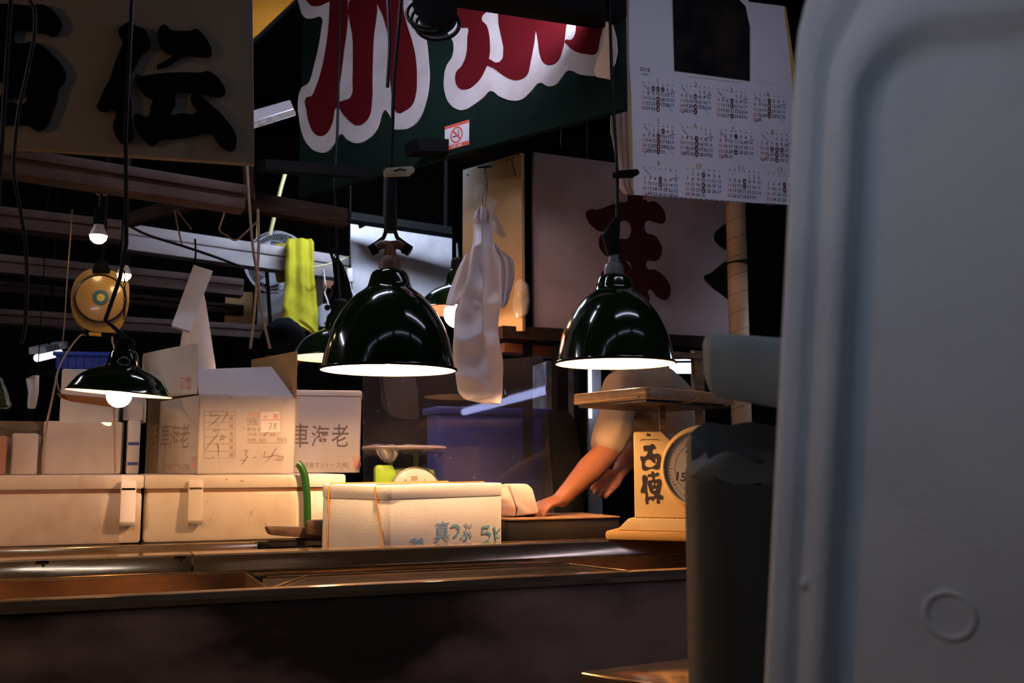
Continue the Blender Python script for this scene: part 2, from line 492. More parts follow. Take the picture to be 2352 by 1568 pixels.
M['lime'] = mat('lime_paint', (0.28, 0.5, 0.02), 0.45)
M['dkgreen'] = mat('dark_green_paint', (0.03, 0.07, 0.02), 0.5)
M['dial_white'] = mat('dial_white', (0.6, 0.54, 0.53), 0.35, coat=0.4)
M['brown_wood'] = mat('worn_wood', (0.3, 0.16, 0.07), 0.75, col2=(0.12, 0.06, 0.03), scale=14, amt=0.8, stretch=(1, 1, 5), bump=0.3, bscale=40)
M['scrap'] = mat('dark_wet_wood', (0.07, 0.035, 0.018), 0.75, col2=(0.2, 0.1, 0.04), scale=20, amt=0.6, thr=(0.5, 0.75), bump=0.4, bscale=50)
M['scale_cream'] = mat('cream_enamel', (0.95, 0.66, 0.28), 0.45, col2=(0.5, 0.22, 0.05), scale=5, amt=0.75, thr=(0.48, 0.78))
M['rust'] = mat('rust', (0.22, 0.09, 0.03), 0.8)
M['scale_wood'] = mat('pale_wood', (0.72, 0.4, 0.1), 0.6, col2=(0.5, 0.28, 0.08), scale=6, amt=0.6, stretch=(1, 1, 4))
M['tray'] = mat('wrapped_tray', (0.5, 0.28, 0.13), 0.3, col2=(0.65, 0.46, 0.3), scale=18, amt=0.6, thr=(0.5, 0.72), bump=0.3, bscale=45, coat=0.6)
M['band'] = mat('rubber_band', (0.62, 0.3, 0.04), 0.6)
M['skin'] = mat('skin', (0.24, 0.085, 0.035), 0.5, col2=(0.18, 0.055, 0.025), scale=14, amt=0.5)
M['shirt'] = mat('cream_shirt', (0.34, 0.24, 0.15), 0.9, col2=(0.25, 0.17, 0.1), scale=9, amt=0.5, bump=0.15, bscale=40)
M['trousers'] = mat('dark_trousers', (0.02, 0.02, 0.025), 0.9)
M['jacket'] = mat('dark_jacket', (0.015, 0.015, 0.018), 0.9)
M['hair'] = mat('black_hair', (0.004, 0.004, 0.006), 0.9, bump=0.3, bscale=160, spec=0.05)
M['fish_paper'] = mat('fish_paper', (0.78, 0.64, 0.6), 0.8, col2=(0.6, 0.42, 0.4), scale=9, amt=0.5, bump=0.15, bscale=30)
M['tuna'] = mat('pale_tuna', (0.72, 0.45, 0.4), 0.5, col2=(0.85, 0.72, 0.66), scale=9, amt=0.9, thr=(0.42, 0.6), stretch=(1, 1, 5))
M['lid_dark'] = mat('dark_glossy_lid', (0.035, 0.026, 0.018), 0.14, col2=(0.08, 0.05, 0.03), scale=9, amt=0.6)
M['board'] = mat('black_board', (0.012, 0.011, 0.01), 0.45, col2=(0.03, 0.02, 0.014), scale=8)
M['orange'] = mat('orange_awning', (0.8, 0.34, 0.02), 0.8, trans=0.5)
M['bamboo'] = mat('wrapped_pole', (0.56, 0.36, 0.2), 0.6, col2=(0.42, 0.24, 0.11), scale=9, amt=0.6)
M['cord'] = mat('black_cord', (0.005, 0.005, 0.005), 0.6, spec=0.2)
M['twine'] = mat('hemp_twine', (0.22, 0.15, 0.09), 0.9)
M['twine_y'] = mat('yellow_rope', (0.6, 0.52, 0.24), 0.8)
M['wire_w'] = mat('white_wire', (0.75, 0.73, 0.73), 0.5)
M['greyblock'] = mat('grey_foam', (0.25, 0.275, 0.25), 0.85, col2=(0.16, 0.18, 0.165), scale=8, amt=0.6, bump=0.2, bscale=60)
M['bin'] = mat('dark_bin', (0.024, 0.025, 0.018), 0.8, col2=(0.016, 0.016, 0.012), scale=5, amt=0.6)
M['bag_dk'] = mat('dark_liner', (0.048, 0.05, 0.038), 0.7, bump=0.6, bscale=14)
M['brown_red'] = mat('brown_tub', (0.4, 0.16, 0.09), 0.6)
M['striped'] = mat('blue_tape', (0.03, 0.07, 0.32), 0.6)
M['greywall'] = mat('grimy_metal', (0.3, 0.28, 0.29), 0.55, 0.3, col2=(0.1, 0.09, 0.1), scale=12, amt=0.8, thr=(0.42, 0.62))
M['clipw'] = mat('pale_clip', (0.62, 0.58, 0.46), 0.6, col2=(0.5, 0.42, 0.2), scale=30, amt=0.6)
M['sheetA'] = clear('dusty_acrylic', (0.8, 0.76, 0.75), (0.42, 0.35, 0.33), 0.3, scale=5, floor=0.05)
M['sheetB'] = clear('clear_acrylic', (0.9, 0.87, 0.82), (0.6, 0.45, 0.32), 0.2, scale=6, specks=0.5, floor=0.04)
M['sheetC'] = clear('hazy_acrylic', (0.7, 0.7, 0.78), (0.32, 0.28, 0.32), 0.17, scale=4, specks=0.5, floor=0.05, rough=0.015, ior=1.6)
M['glass'] = clear('lamp_glass', (0.98, 0.96, 0.9), (0.5, 0.5, 0.5), 0.0)
M['g_bell'] = glow('warm_bulb_glow', WARM, L_BELL)
M['g_flat'] = glow('warm_globe_glow', WARM, L_FLAT)
M['g_led'] = glow('led_bulb_glow', (1.0, 0.72, 0.33), L_LED)
M['g_red'] = glow('peach_bulb_glow', (1.0, 0.62, 0.38), 30.0)
M['g_tube'] = glow('aisle_tube_glow', COOL, L_TUBE)
M['g_bag_fill'] = glow('bag_fill_glow', WARM, 130.0)  # added fill behind the bags
M['g_opp'] = glow('opposite_bulb_glow', WARM, 250.0)
M['g_bell_r'] = glow('warm_bulb_glow_right', WARM, 800.0)
M['g_over'] = glow('over_counter_tube_glow', (0.74, 0.74, 1.0), 72.0)
M['g_over_r'] = glow('over_counter_tube_glow_right', (0.74, 0.74, 1.0), 17.0)
M['g_low'] = glow('low_tube_glow', COOL, 24.0)
M['g_awn_fill'] = glow('awning_fill_glow', COOL, 60.0)  # added fill for the awning
M['g_mid'] = glow('back_lamp_glow', WARM, 120.0)
M['g_left'] = glow('left_lamp_glow', WARM, 430.0)
M['g_side'] = glow('side_tube_glow', (0.8, 0.78, 0.9), 70.0)
M['g_near_fill'] = glow('near_fill_glow', (0.6, 0.74, 1.0), 19.0)  # added fill for the near foam box
M['g_mirror'] = glow('right_tube_glow', (0.48, 0.53, 1.0), 14.0)
M['g_back'] = glow('back_tube_glow', COOL, L_BACK)
M['g_win'] = glow('lit_window_glow', (0.72, 0.76, 1.0), 3.2)

# ================================================================ THE SETTING
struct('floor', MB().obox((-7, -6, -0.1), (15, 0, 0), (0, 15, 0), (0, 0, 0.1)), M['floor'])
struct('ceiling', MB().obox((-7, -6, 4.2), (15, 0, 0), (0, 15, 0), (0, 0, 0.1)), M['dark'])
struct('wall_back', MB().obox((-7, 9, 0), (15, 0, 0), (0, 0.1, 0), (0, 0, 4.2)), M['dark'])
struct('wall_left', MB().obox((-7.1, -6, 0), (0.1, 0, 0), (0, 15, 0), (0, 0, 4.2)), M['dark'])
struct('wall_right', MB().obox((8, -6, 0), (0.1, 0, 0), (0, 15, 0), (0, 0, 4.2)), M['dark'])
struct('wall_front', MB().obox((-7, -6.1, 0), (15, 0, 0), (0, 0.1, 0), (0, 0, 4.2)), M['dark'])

def ubar(px0, py0, Y0, px1, w, h, drop=0.0, m='beam_white', name='trim_1'):
    """beam running parallel to the counter, its front top edge through the pixel"""
    a = at(px0, py0, Y0)
    k = (px1 - 1176) / FPX
    s = (k * a.y - a.x) / (U.x - k * U.y)
    b = a + U * s
    return a, b
def beam(name, px0, py0, Y0, px1, py1, dep, h, m='beam_white', Y1=None, ridge=True):
    a = at(px0, py0, Y0)
    if Y1 is None:
        k = (px1 - 1176) / FPX
        s = (k * a.y - a.x) / (U.x - k * U.y)
        Y1 = a.y + U.y * s
    b = at(px1, py1, Y1)
    d = b - a
    back = V((-d.y, d.x, 0)).normalized() * dep
    mb = MB()
    mb.obox(a - V((0, 0, h)), d, back, V((0, 0, h)), 0.004)
    if ridge:
        f = -V((-d.y, d.x, 0)).normalized() * 0.012
        mb.obox(a - V((0, 0, h * 0.42)) + f, d, -f * 1.0, V((0, 0, h * 0.36)), 0.003)
    return struct(name, mb, M[m])
beam('trim_1', -60, 322, 3.0, 566, 424, 0.10, 0.085, 'beam_dk')
beam('trim_2', 560, 436, 3.6, 800, 478, 0.06, 0.07, 'wood_beam', ridge=False)
beam('trim_3', -40, 468, 3.6, 280, 505, 0.1, 0.08, 'beam_dk')
beam('trim_4', 288, 512, 5.0, 812, 590, 0.1, 0.135, Y1=5.6)
beam('trim_5', -40, 578, 4.4, 560, 640, 0.1, 0.085, 'beam_dk')
beam('trim_6', -40, 640, 5.4, 560, 700, 0.1, 0.06, 'wood_beam')
beam('trim_7', -40, 706, 5.0, 700, 752, 0.12, 0.075, 'beam_dk')
beam('trim_8', 1040, -75, 3.0, 1440, -8, 0.12, 0.075, 'black', ridge=False)
struct('trim_9', MB().bar(at(300, 505, 3.7), at(470, 455, 3.45), 0.03, 0.05), M['wood_beam'])
struct('trim_10', MB().bar(at(565, 300, 3.55), at(575, 460, 3.55), 0.03, 0.05, up=(0, 1, 0)), M['wood_beam'])
struct('trim_11', MB().bar(at(600, 380, 3.5), at(840, 398, 3.9), 0.05, 0.04), M['black'])
# black posts that carry the stall
struct('trim_12', MB().bar(at(1212, 300, 4.05), at(1212, 1060, 4.05), 0.04, 0.045, up=(0, 1, 0)), M['black'])
p = at(1287, 1065, 4.0)
struct('trim_13', MB().cbox((p.x, p.y, 0), 0.05, 0.05, 1.62, 22.9), M['black'])
p = at(1334, 1065, 4.1)
struct('trim_14', MB().cbox((p.x, p.y, 0), 0.035, 0.05, 1.62, 22.9), M['black'])
struct('trim_15', MB().bar(at(1140, 766, 3.95), at(1640, 790, 4.4), 0.12, 0.05), M['wood_beam'])
struct('trim_16', MB().bar(at(1150, 800, 4.2), at(1300, 812, 4.3), 0.1, 0.04), M['rust_wood'])
struct('trim_17', MB().bar(at(805, 500, 5.2), at(1050, 536, 5.35), 0.1, 0.04), M['black'])
struct('trim_18', MB().bar(at(1050, 380, 4.5), at(1050, 720, 4.5), 0.045, 0.03, up=(0, 1, 0)), M['black'])
struct('trim_19', MB().bar(at(945, 338, 3.75), at(1290, 352, 4.2), 0.1, 0.05), M['black'])
p = at(1607, 1065, 4.9)
struct('trim_20', MB().cbox((p.x, p.y, 0), 0.05, 0.05, 1.75, 10), M['brown_wood'])
struct('trim_21', MB().bar(at(1525, 812, 4.85), at(1625, 822, 4.9), 0.06, 0.025), M['brown_wood'])

# ================================================================ COUNTER
CL, CR = -0.9, 2.9
c = thing('display_counter', 'long stainless steel display counter with a dark brown front and troughs', 'counter', V((S(1.0, 0.3, 0).x, S(1.0, 0.3, 0).y, 0)))
def sbox(mb, s0, s1, t0, t1, z0, z1, bevel=0.0):
    return mb.obox(S(s0, t0, z0), U * (s1 - s0), Vv * (t1 - t0), V((0, 0, z1 - z0)), bevel)
part('front_panel', sbox(MB(), CL, CR, 0.0, 0.03, -EYE, -0.29), M['panel'], c)
mb = MB()
prof = [(-0.02, -0.296), (-0.024, -0.284), (-0.018, -0.272), (-0.004, -0.269), (0.014, -0.270), (0.022, -0.276), (0.022, -0.30)]
mb.rings([[S(CL, t, z) for t, z in prof], [S(CR, t, z) for t, z in prof]])
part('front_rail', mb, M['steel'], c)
mb = MB()
sbox(mb, CL, CR, 0.022, 0.36, -0.43, -0.41)
sbox(mb, CL, CR, 0.345, 0.36, -0.41, -0.268)
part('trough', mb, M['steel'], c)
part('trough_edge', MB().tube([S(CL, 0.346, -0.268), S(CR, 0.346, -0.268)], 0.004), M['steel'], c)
for px in (605, -120):
    sd = s_at(px, 0.15)
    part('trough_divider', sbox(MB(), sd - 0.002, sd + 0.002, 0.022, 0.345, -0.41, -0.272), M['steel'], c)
# lids lying over the right troughs
s0, s1 = s_at(606, 0.06), s_at(1462, 0.06)
sm = s_at(1325, 0.2)
mb = MB()
z = -0.284
mb.prism(Plane(S(0, 0, z), U, Vv), [(s0, 0.03), (s1, 0.03), (s1 - 0.06, 0.31), (s0 + 0.05, 0.31)], -0.004, 0.0)
part('trough_lid', mb, M['lid_dark'], c)
mb = MB()
for q in (((s0, 0.028), (s0 + 0.16, 0.31)), ((s0 + 0.06, 0.31), (s1 - 0.06, 0.31)), ((s1 - 0.08, 0.31), (s1, 0.03))):
    mb.tube([S(q[0][0], q[0][1], z + 0.003), S(q[1][0], q[1][1], z + 0.003)], 0.0022, 6)
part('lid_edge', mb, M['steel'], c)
# stepped rail behind the troughs, in sections
edges = [CL, s_at(456, 0.36), s_at(1197, 0.36), CR]
for k in range(3):
    a, b = edges[k] + (0.002 if k else 0), edges[k + 1] - 0.002
    o = 0.012 if k == 1 else 0.0
    mb = MB()
    mb.rings([[S(q, t, z) for t, z in ((0.36 - o, -0.30), (0.36 - o, -0.229), (0.364 - o, -0.223), (0.372 - o, -0.2225), (0.46, -0.2245), (0.468, -0.229), (0.468, -0.30))] for q in (a, b)])
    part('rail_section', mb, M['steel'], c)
for px in (118, 428):
    mb = MB()
    q = s_at(px, 0.358)
    mb.obox(S(q - 0.014, 0.352, -0.232), U * 0.028, Vv * 0.006, V((0, 0, 0.006)))
    mb.lathe([(0.003, 0), (0.003, 0.004), (0.0005, 0.005)], S(q + 0.002, 0.356, -0.236), -Vv, 8)
    part('rail_bracket', mb, M['black'], c)
part('bench', sbox(sbox(MB(), CL, CR, 0.47, 0.90, -0.275, -0.262), 1.42, CR, 0.9001, 1.03, -0.275, -0.262), M['board'], c)
mb = MB()
sbox(mb, CL, s_at(600, 0.92), 0.90, 0.93, -0.29, -0.238, 0.003)
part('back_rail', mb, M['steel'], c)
part('rear_shelf', sbox(sbox(MB(), CL, 0.70, 0.931, 1.5, -0.262, -0.24), 0.70, 1.30, 1.0, 1.5, -0.262, -0.24), M['board'], c)
mb = MB()
sbox(mb, CL, CR, 0.03, 0.9, -EYE, -1.05)
sbox(mb, CL, 1.30, 0.9, 1.5, -EYE, -1.05)
for q in (-0.85, 0.4, 1.6, 2.8):
    sbox(mb, q, q + 0.05, 0.5, 0.55, -1.06, -0.275); (sbox(mb, q, q + 0.05, 1.4, 1.45, -1.06, -0.262) if q < 1.2 else None)
    sbox(mb, q, q + 0.05, 0.1, 0.15, -1.06, -0.43)
part('underframe', mb, M['black'], c)

# low steel table in the foreground
ta = thing('steel_table', 'low stainless steel table corner in front of the counter', 'table', V((0.5, 2.0, 0)))
tz = EYE - 0.40
A, B, C_ = at(1330, 1521, 2.0), at(1570, 1495, 2.13), at(1560, 1558, 1.857)
A = V((A.x, A.y, tz)); dB = (V((B.x, B.y, tz)) - A).normalized(); dC = (V((C_.x, C_.y, tz)) - A).normalized()
pl = Plane(V((0, 0, tz)), (1, 0, 0), (0, 1, 0))
q = [A, A + dC * 0.5, A + dC * 0.5 + dB * 0.62, A + dB * 0.62]
part('table_top', MB().prism(pl, [(v.x, v.y) for v in q], -0.035, 0.0, 0.006), M['steel'], ta)
mid = sum(q, V()) / 4
for v in q:
    w = v + (mid - v) * 0.12
    part('leg', MB().obox((w.x - 0.015, w.y - 0.015, 0), (0.03, 0, 0), (0, 0.03, 0), (0, 0, tz - 0.036)), M['steeldk'], ta)

# ================================================================ LAMPS
def cable(mb, p, top, r=0.005):
    return mb.tube([p, p + (top - p) * 0.5 + V((0.004, 0, 0)), top], r, 8)
def bell_lamp(px, py, Y, label, lit=True, top_px=None, tilt=0.0, ring_y=None, connector=True, gm='g_bell', bz=0.05):
    c = at(px, py, Y)
    t = thing('pendant_lamp', label, 'lamp', c, 'enamel pendant lamps over the counter')
    k = 0.0012414
    prof = [(156, 0), (158, 2), (157, 5), (153, 7), (147, 40), (139, 75), (127, 105), (110, 136), (92, 160), (76, 176), (60, 187), (52, 194), (49, 203), (44, 222), (40, 229), (33, 234), (28, 236)]
    inner = [(r - 3, h - 1) for r, h in prof[3:]]
    outer = [(r * k, h * k) for r, h in prof]
    part('shade', MB().lathe(outer, c, n=72), M['green_en'], t)
    part('shade_lining', MB().lathe([(155 * k, 0.0005)] + [(r * k, max(h * k, 0.001)) for r, h in inner], c, n=72), M['white_en'], t)
    part('bead_rim', MB().lathe([(155 * k, -0.001), (158.5 * k, 0.001), (158.5 * k, 0.005), (155 * k, 0.0065)], c, n=72), M['black'], t)
    if lit:
        g = c + V((0, 0, bz))
        b = part('bulb', MB().ball(g, 0.034), M[gm], t)
        part('bulb_neck', MB().lathe([(0.018, 0.03), (0.014, 0.06), (0.014, 0.15)], g, n=20), M['ceramic_w'], b)
    part('socket', MB().lathe([(27 * k, 235 * k), (26 * k, 250 * k), (23 * k, 262 * k), (19 * k, 266 * k), (14 * k, 268 * k), (13 * k, 292 * k), (10 * k, 296 * k)], c, n=24, cap=True), M['ceramic'] if connector else M['ceramic_g'], t)
    e = c + V((0, 0, 290 * k))
    if connector:
        for sgn in (-1, 1):
            part('branch_plug', MB().tube([e + V((0, 0, 0.004)), e + V((sgn * 0.025, 0, 0.008)), e + V((sgn * 0.045, 0, -0.004))], [0.014, 0.014, 0.013], 14), M['ceramic'], t)
            part('plug_cap', MB().tube([e + V((sgn * 0.040, 0, -0.001)), e + V((sgn * 0.058, 0, -0.012))], [0.017, 0.016], 14), M['black'], t)
        mb = MB()
        for sgn in (-1, 1):
            mb.tube([e + V((sgn * 0.05, 0, 0.005)), e + V((sgn * 0.02, 0, 0.028)), e + V((sgn * 0.012, 0, 0.05))], 0.006, 8)
        mb.tube([e + V((0, 0, 0.045)), e + V((0, 0, 0.2))], [0.02, 0.016], 10)
        part('lead', mb, M['cord'], t)
        top = e + V((0, 0, 0.2))
    else:
        top = e
        part('plug_cap', MB().tube([e, e + V((-0.01, 0, 0.06)), e + V((0.012, 0, 0.12))], [0.022, 0.03, 0.012], 12), M['black'], t)
        top = e + V((0.012, 0, 0.11))
    end = V((top.x + 0.02, top.y + 0.02, 4.2)) if top_px is None else None
    pts = [top] + ([end] if end else [at(x, y, Y) for x, y in top_px])
    if top_px:
        pts.append(V((pts[-1].x, pts[-1].y, 4.2)))
    part('cord', MB().tube(pts, 0.0055, 8), M['cord'], t)
    return t
bell_lamp(892, 851, 2.84, 'deep green enamel pendant lamp in front of the hanging white plastic bags', top_px=[(897, 420), (905, 180), (922, -10)])
bell_lamp(1413, 836, 3.2, 'deep green enamel pendant lamp over the large cream scale', top_px=[(1418, 400), (1405, 170), (1400, 0)], connector=False, gm='g_bell_r', bz=0.11)

def flat_lamp(px, py, Y, rad, label, m_lin='white_en', bulb=None, glowm='g_flat', tilt=(0, 0), cordpts=None, up=1.0, end=None):
    c = at(px, py, Y)
    t = thing('pendant_lamp', label, 'lamp', c, 'enamel pendant lamps over the counter')
    ax = V((tilt[0], tilt[1], 1)).normalized()
    k = rad / 116.0
    prof = [(116, 0), (117, 2), (113, 4), (104, 18), (95, 31), (84, 41), (68, 51), (48, 59), (37, 64), (34, 72), (31, 92), (22, 102)]
    part('shade', MB().lathe([(r * k, h * k * up) for r, h in prof], c, ax, 60), M['green_en'], t)
    part('shade_lining', MB().lathe([(115.5 * k, 0.0)] + [((r - 3) * k, (h - 1) * k * up) for r, h in prof[3:-2]], c, ax, 60), M[m_lin], t)
    if bulb:
        br, bz = bulb
        g = c + ax * bz
        b = part('bulb', MB().ball(g, br), M[glowm], t)
        part('bulb_neck', MB().lathe([(br * 0.5, br * 0.9), (br * 0.4, br * 1.3), (br * 0.4, 80 * k)], g, ax, 16), M['ceramic_w'], b)
    part('socket', MB().lathe([(22 * k, 100 * k * up), (20 * k, 125 * k * up), (10 * k, 132 * k * up)], c, ax, 20, cap=True), M['black'], t)
    top = c + ax * 130 * k * up
    pts = [top] + [at(x, y, Y) for x, y in (cordpts or [])]
    pts.append(end or V((pts[-1].x, pts[-1].y, 4.2)))
    part('cord', MB().tube(pts, 0.0055, 8), M['cord'], t)
    return t
flat_lamp(274, 904, 2.4, 0.1216, 'shallow dark enamel lamp with a bare round bulb at left', bulb=(0.029, -0.004), tilt=(0.075, 0.0),
          cordpts=[(242, 735), (275, 640), (290, 560), (289, 300)])
flat_lamp(778, 823, 3.9, 0.19, 'shallow green enamel lamp half hidden behind the middle bell lamp', bulb=(0.034, 0.03), glowm='g_mid', up=1.1,
          cordpts=[(776, 600), (768, 420), (775, 300)])
flat_lamp(1052, 714, 3.8, 0.16, 'black shaded lamp with a peach bulb behind the white plastic bags', m_lin='red_en', bulb=(0.055, -0.012), glowm='g_red', up=1.15,
          cordpts=[(1052, 600)], end=at(1050, 560, 4.47))
flat_lamp(-108, 900, 2.2, 0.12, 'dark enamel lamp cut off by the left border', tilt=(0.33, -0.12), up=1.2, cordpts=[(-20, 700)])
flat_lamp(-560, 865, 2.15, 0.122, 'lit enamel lamp of the row beyond the left border', bulb=(0.029, -0.004), glowm='g_left', cordpts=[(-560, 700)])

def led_bulb(px, py, Y, r, label, top, gm='g_led', hook=None):
    c = at(px, py, Y)
    t = thing('led_bulb', label, 'bulb', c, 'bare bulbs under the roof beams')
    part('globe', MB().lathe([(0.001, -r), (r * 0.5, -r * 0.87), (r * 0.87, -r * 0.5), (r, 0)], c, n=28), M[gm], t)
    part('heat_sink', MB().lathe([(r, 0), (r * 0.96, r * 0.25), (r * 0.6, r * 1.0), (r * 0.55, r * 1.35)], c, n=28), M['white_box'], t)
    part('holder', MB().lathe([(r * 0.66, r * 1.3), (r * 0.66, r * 3.2), (r * 0.4, r * 3.4)], c, n=20, cap=True), M['black'], t)
    e = c + V((0, 0, r * 3.4))
    part('cord', MB().tube([e, V((e.x + 0.003, e.y, top))], 0.006, 8), M['cord'], t)
    if hook:
        part('hook_wire', MB().tube(list(hook), 0.002, 6), M['black'], t)
    return t, c
led_bulb(226, 541, 3.28, 0.0287, 'larger bare glowing bulb with white square rose above the round scale', at(226, 440, 3.28).z)
mb = MB(); e = at(232, 440, 3.28)
led_bulb(1112, 640, 3.62, 0.0315, 'added fill bulb out of sight behind the white plastic bags', at(1112, 520, 3.62).z, 'g_bag_fill', hook=(at(1112, 520, 3.62), at(1119, 420, 3.9)))  # added hidden bulb that brightens the bags and the end board
r = thing('ceiling_rose', 'small white box that holds the larger bare bulb', 'fitting', e)
part('body', mb.cbox(V((e.x, e.y, e.z - 0.01)), 0.037, 0.037, 0.045, 12, 0.005), M['ceramic_w'], r)
part('stem', MB().tube([e + V((0, 0, 0.03)), at(233, 380, 3.28)], 0.006), M['black'], r)
led_bulb(285, 630, 3.42, 0.024, 'smaller bare glowing bulb beside the round scale and a hanging chain', 4.2)

# tubes of the market aisle and of the stalls behind
def tube_light(name, a, b, label, r=0.016, m='g_tube', w=0.06, group='fluorescent tubes'):
    a, b = V(a), V(b)
    mid = (a + b) / 2
    t = thing(name, label, 'light', mid, group)
    part('tube', MB().tube([a, b], r, 12), M[m], t)
    d = (b - a).normalized()
    part('housing', MB().bar(a - d * 0.04 + V((0, 0, r + 0.022)), b + d * 0.04 + V((0, 0, r + 0.022)), w, 0.035), M['white_box'], t)
    part('hanger', MB().tube([mid + V((0, 0, r + 0.04)), V((mid.x, mid.y, 4.2))], 0.006, 6), M['black'], t)
    return t

# ================================================================ AISLE AND BACK LIGHTS
# row of tubes over the aisle behind the viewer, parallel to the counter
for i in range(5):
    a = V((-3.6, -1.0, 3.3)) + U * (i * 1.45); b = a + U * 1.2
    tube_light('fluorescent_light', a, b, 'white tube light of the row hung over the market aisle', group='aisle tube lights')
tube_light('fluorescent_light', (-0.85, 2.8, 2.75), (0.25, 3.26, 2.75), 'white tube light over the counter just above the picture', m='g_over', group='stall tube lights')
tube_light('fluorescent_light', (0.3, 2.42, 2.65), (1.2, 2.8, 2.65), 'white tube light above the right lamp just above the picture', m='g_over_r', group='stall tube lights')
# tube over the left end of the aisle
tube_light('fluorescent_light', (-3.2, 2.5, 2.7), (-2.7, 3.5, 2.7), 'white tube light across the left end of the aisle', m='g_side', group='side tube lights')
tube_light('fluorescent_light', (-0.45, 0.45, 1.7), (0.1, 0.2, 1.7), 'added fill tube out of view above the viewer for the near foam box', m='g_near_fill', group='side tube lights')  # added out of view, placed close to brighten the foreground foam box
# tubes over the back of the stall
tube_light('fluorescent_light', at(720, 330, 4.7), at(1010, 236, 4.75), 'white tube light behind the dark green sign', m='g_back', group='stall tube lights')
tube_light('fluorescent_light', at(86, 822, 5.2), at(136, 810, 5.5), 'short glowing white tube beside the blue crate', r=0.02, m='g_win', group='stall tube lights')
tube_light('fluorescent_light', at(1900, 735, 3.95), at(2080, 722, 4.15), 'white tube light low beyond the wrapped pole', m='g_low', group='stall tube lights')

t = thing('globe_lamp', 'warm bare globe lamp of the stall across the aisle', 'lamp', V((-2.8, 0.2, 1.7)))
part('globe', MB().ball(V((-2.8, 0.2, 1.7)), 0.05), M['g_opp'], t)
part('holder', MB().lathe([(0.02, 0.04), (0.025, 0.06), (0.025, 0.12), (0.01, 0.13)], V((-2.8, 0.2, 1.7)), n=16), M['black'], t)
part('cord', MB().tube([V((-2.8, 0.2, 1.82)), V((-2.8, 0.2, 4.2))], 0.005), M['cord'], t)

# ================================================================ SIGNS
# cream board with black standing letters
pS = Plane(at(582, 376, 2.72), dirv(14))
a0 = pS.hit(-260, 318)[0]
b_top = pS.hit(580, -130)[1]
bl = pS.hit(0, 336); br = pS.hit(584, 376)
t = thing('shop_sign', 'cream sign board with standing black brush letters under the roof', 'sign', pS.w(a0 / 2, br[1], 0))
slope = (br[1] - bl[1]) / (br[0] - bl[0])
part('board', MB().prism(pS, [(a0, bl[1] + slope * (a0 - bl[0])), (br[0], br[1]), (pS.hit(579, -130)[0], b_top), (a0, b_top)], -0.03, 0.0, 0.002), M['sign_cream'], t)
def q1(pts, s=2.94, ox=0, oy=0):
    return [(x / s + ox, y / s + oy) for x, y in pts]
K1 = 3.357
den_l = [(1000, 200), (1060, 230), (1120, 255), (1150, 300), (1165, 380), (1140, 410), (1090, 450), (1060, 510), (1020, 580), (1005, 640), (985, 710), (1010, 770), (1018, 850), (1015, 950), (1032, 1010), (1033, 1090), (1000, 1115), (960, 1127), (920, 1095), (885, 1030), (882, 980), (898, 920), (896, 855), (810, 875), (760, 855), (775, 800), (800, 740), (860, 620), (890, 520), (930, 420), (955, 350), (930, 300), (922, 250), (950, 225)]
den_a = [(1235, 240), (1280, 218), (1320, 255), (1410, 265), (1480, 262), (1510, 248), (1560, 280), (1610, 350), (1633, 410), (1632, 440), (1605, 460), (1530, 450), (1450, 445), (1390, 470), (1320, 515), (1270, 532), (1215, 540), (1270, 500), (1330, 445), (1285, 425), (1250, 385), (1220, 300)]
den_b = [(1060, 605), (1100, 608), (1200, 597), (1300, 585), (1450, 582), (1560, 582), (1600, 572), (1660, 600), (1705, 650), (1740, 720), (1730, 745), (1695, 765), (1600, 745), (1480, 732), (1362, 740), (1358, 820), (1325, 900), (1400, 895), (1520, 882), (1490, 820), (1475, 760), (1520, 740), (1560, 765), (1620, 820), (1700, 890), (1770, 975), (1810, 1030), (1824, 1100), (1800, 1175), (1765, 1178), (1715, 1150), (1665, 1095), (1633, 1043), (1500, 1062), (1350, 1085), (1240, 1098), (1210, 1120), (1180, 1140), (1130, 1110), (1075, 1040), (1040, 930), (1060, 896), (1145, 922), (1165, 850), (1180, 790), (1120, 750), (1070, 690), (1048, 630)]
nishi_o = [(-260, 60), (0, 58), (130, 60), (250, 72), (330, 62), (390, 85), (450, 140), (485, 210), (470, 260), (430, 298), (370, 282), (270, 265), (138, 256), (138, 356), (270, 348), (340, 380), (430, 460), (500, 545), (515, 600), (505, 650), (470, 685), (445, 800), (410, 890), (370, 990), (330, 1020), (290, 1022), (230, 985), (120, 975), (0, 978), (-260, 985)]
hole1 = [(145, 533), (195, 530), (245, 540), (243, 578), (190, 562)]
hole2 = [(35, 812), (120, 760), (160, 735), (208, 737), (200, 820), (110, 815)]
hole3 = [(-40, 560), (0, 632), (45, 690), (35, 740), (0, 780), (-60, 800), (-90, 700)]
mb = MB()
mb.glyph(pS, [q1(nishi_o, K1), q1(hole1, K1), q1(hole2, K1), q1(hole3, K1)], 0.012, 0.024)
part('letter', mb, M['letter_black'], t, smooth=20)
for lp in (den_l, den_a, den_b):
    part('letter', MB().glyph(pS, [q1(lp, K1)], 0.012, 0.024), M['letter_black'], t, smooth=20)
mb = MB()
for px, py in ((300, 150), (440, 100), (450, 200), (430, 300), (60, 60), (90, 250), (300, 280)):
    a, b = pS.hit(px, py); mb.tube([pS.w(a, b, 0), pS.w(a, b, 0.014)], 0.005, 8)
part('letter_stud', mb, M['black'], t)
part('hanger', MB().tube([pS.w(-0.1, b_top, -0.015), pS.w(-0.1, 4.2 - pS.o.z, -0.015)], 0.006), M['black'], t)
part('hanger', MB().tube([pS.w(a0 + 0.1, b_top, -0.015), pS.w(a0 + 0.1, 4.2 - pS.o.z, -0.015)], 0.006), M['black'], t)

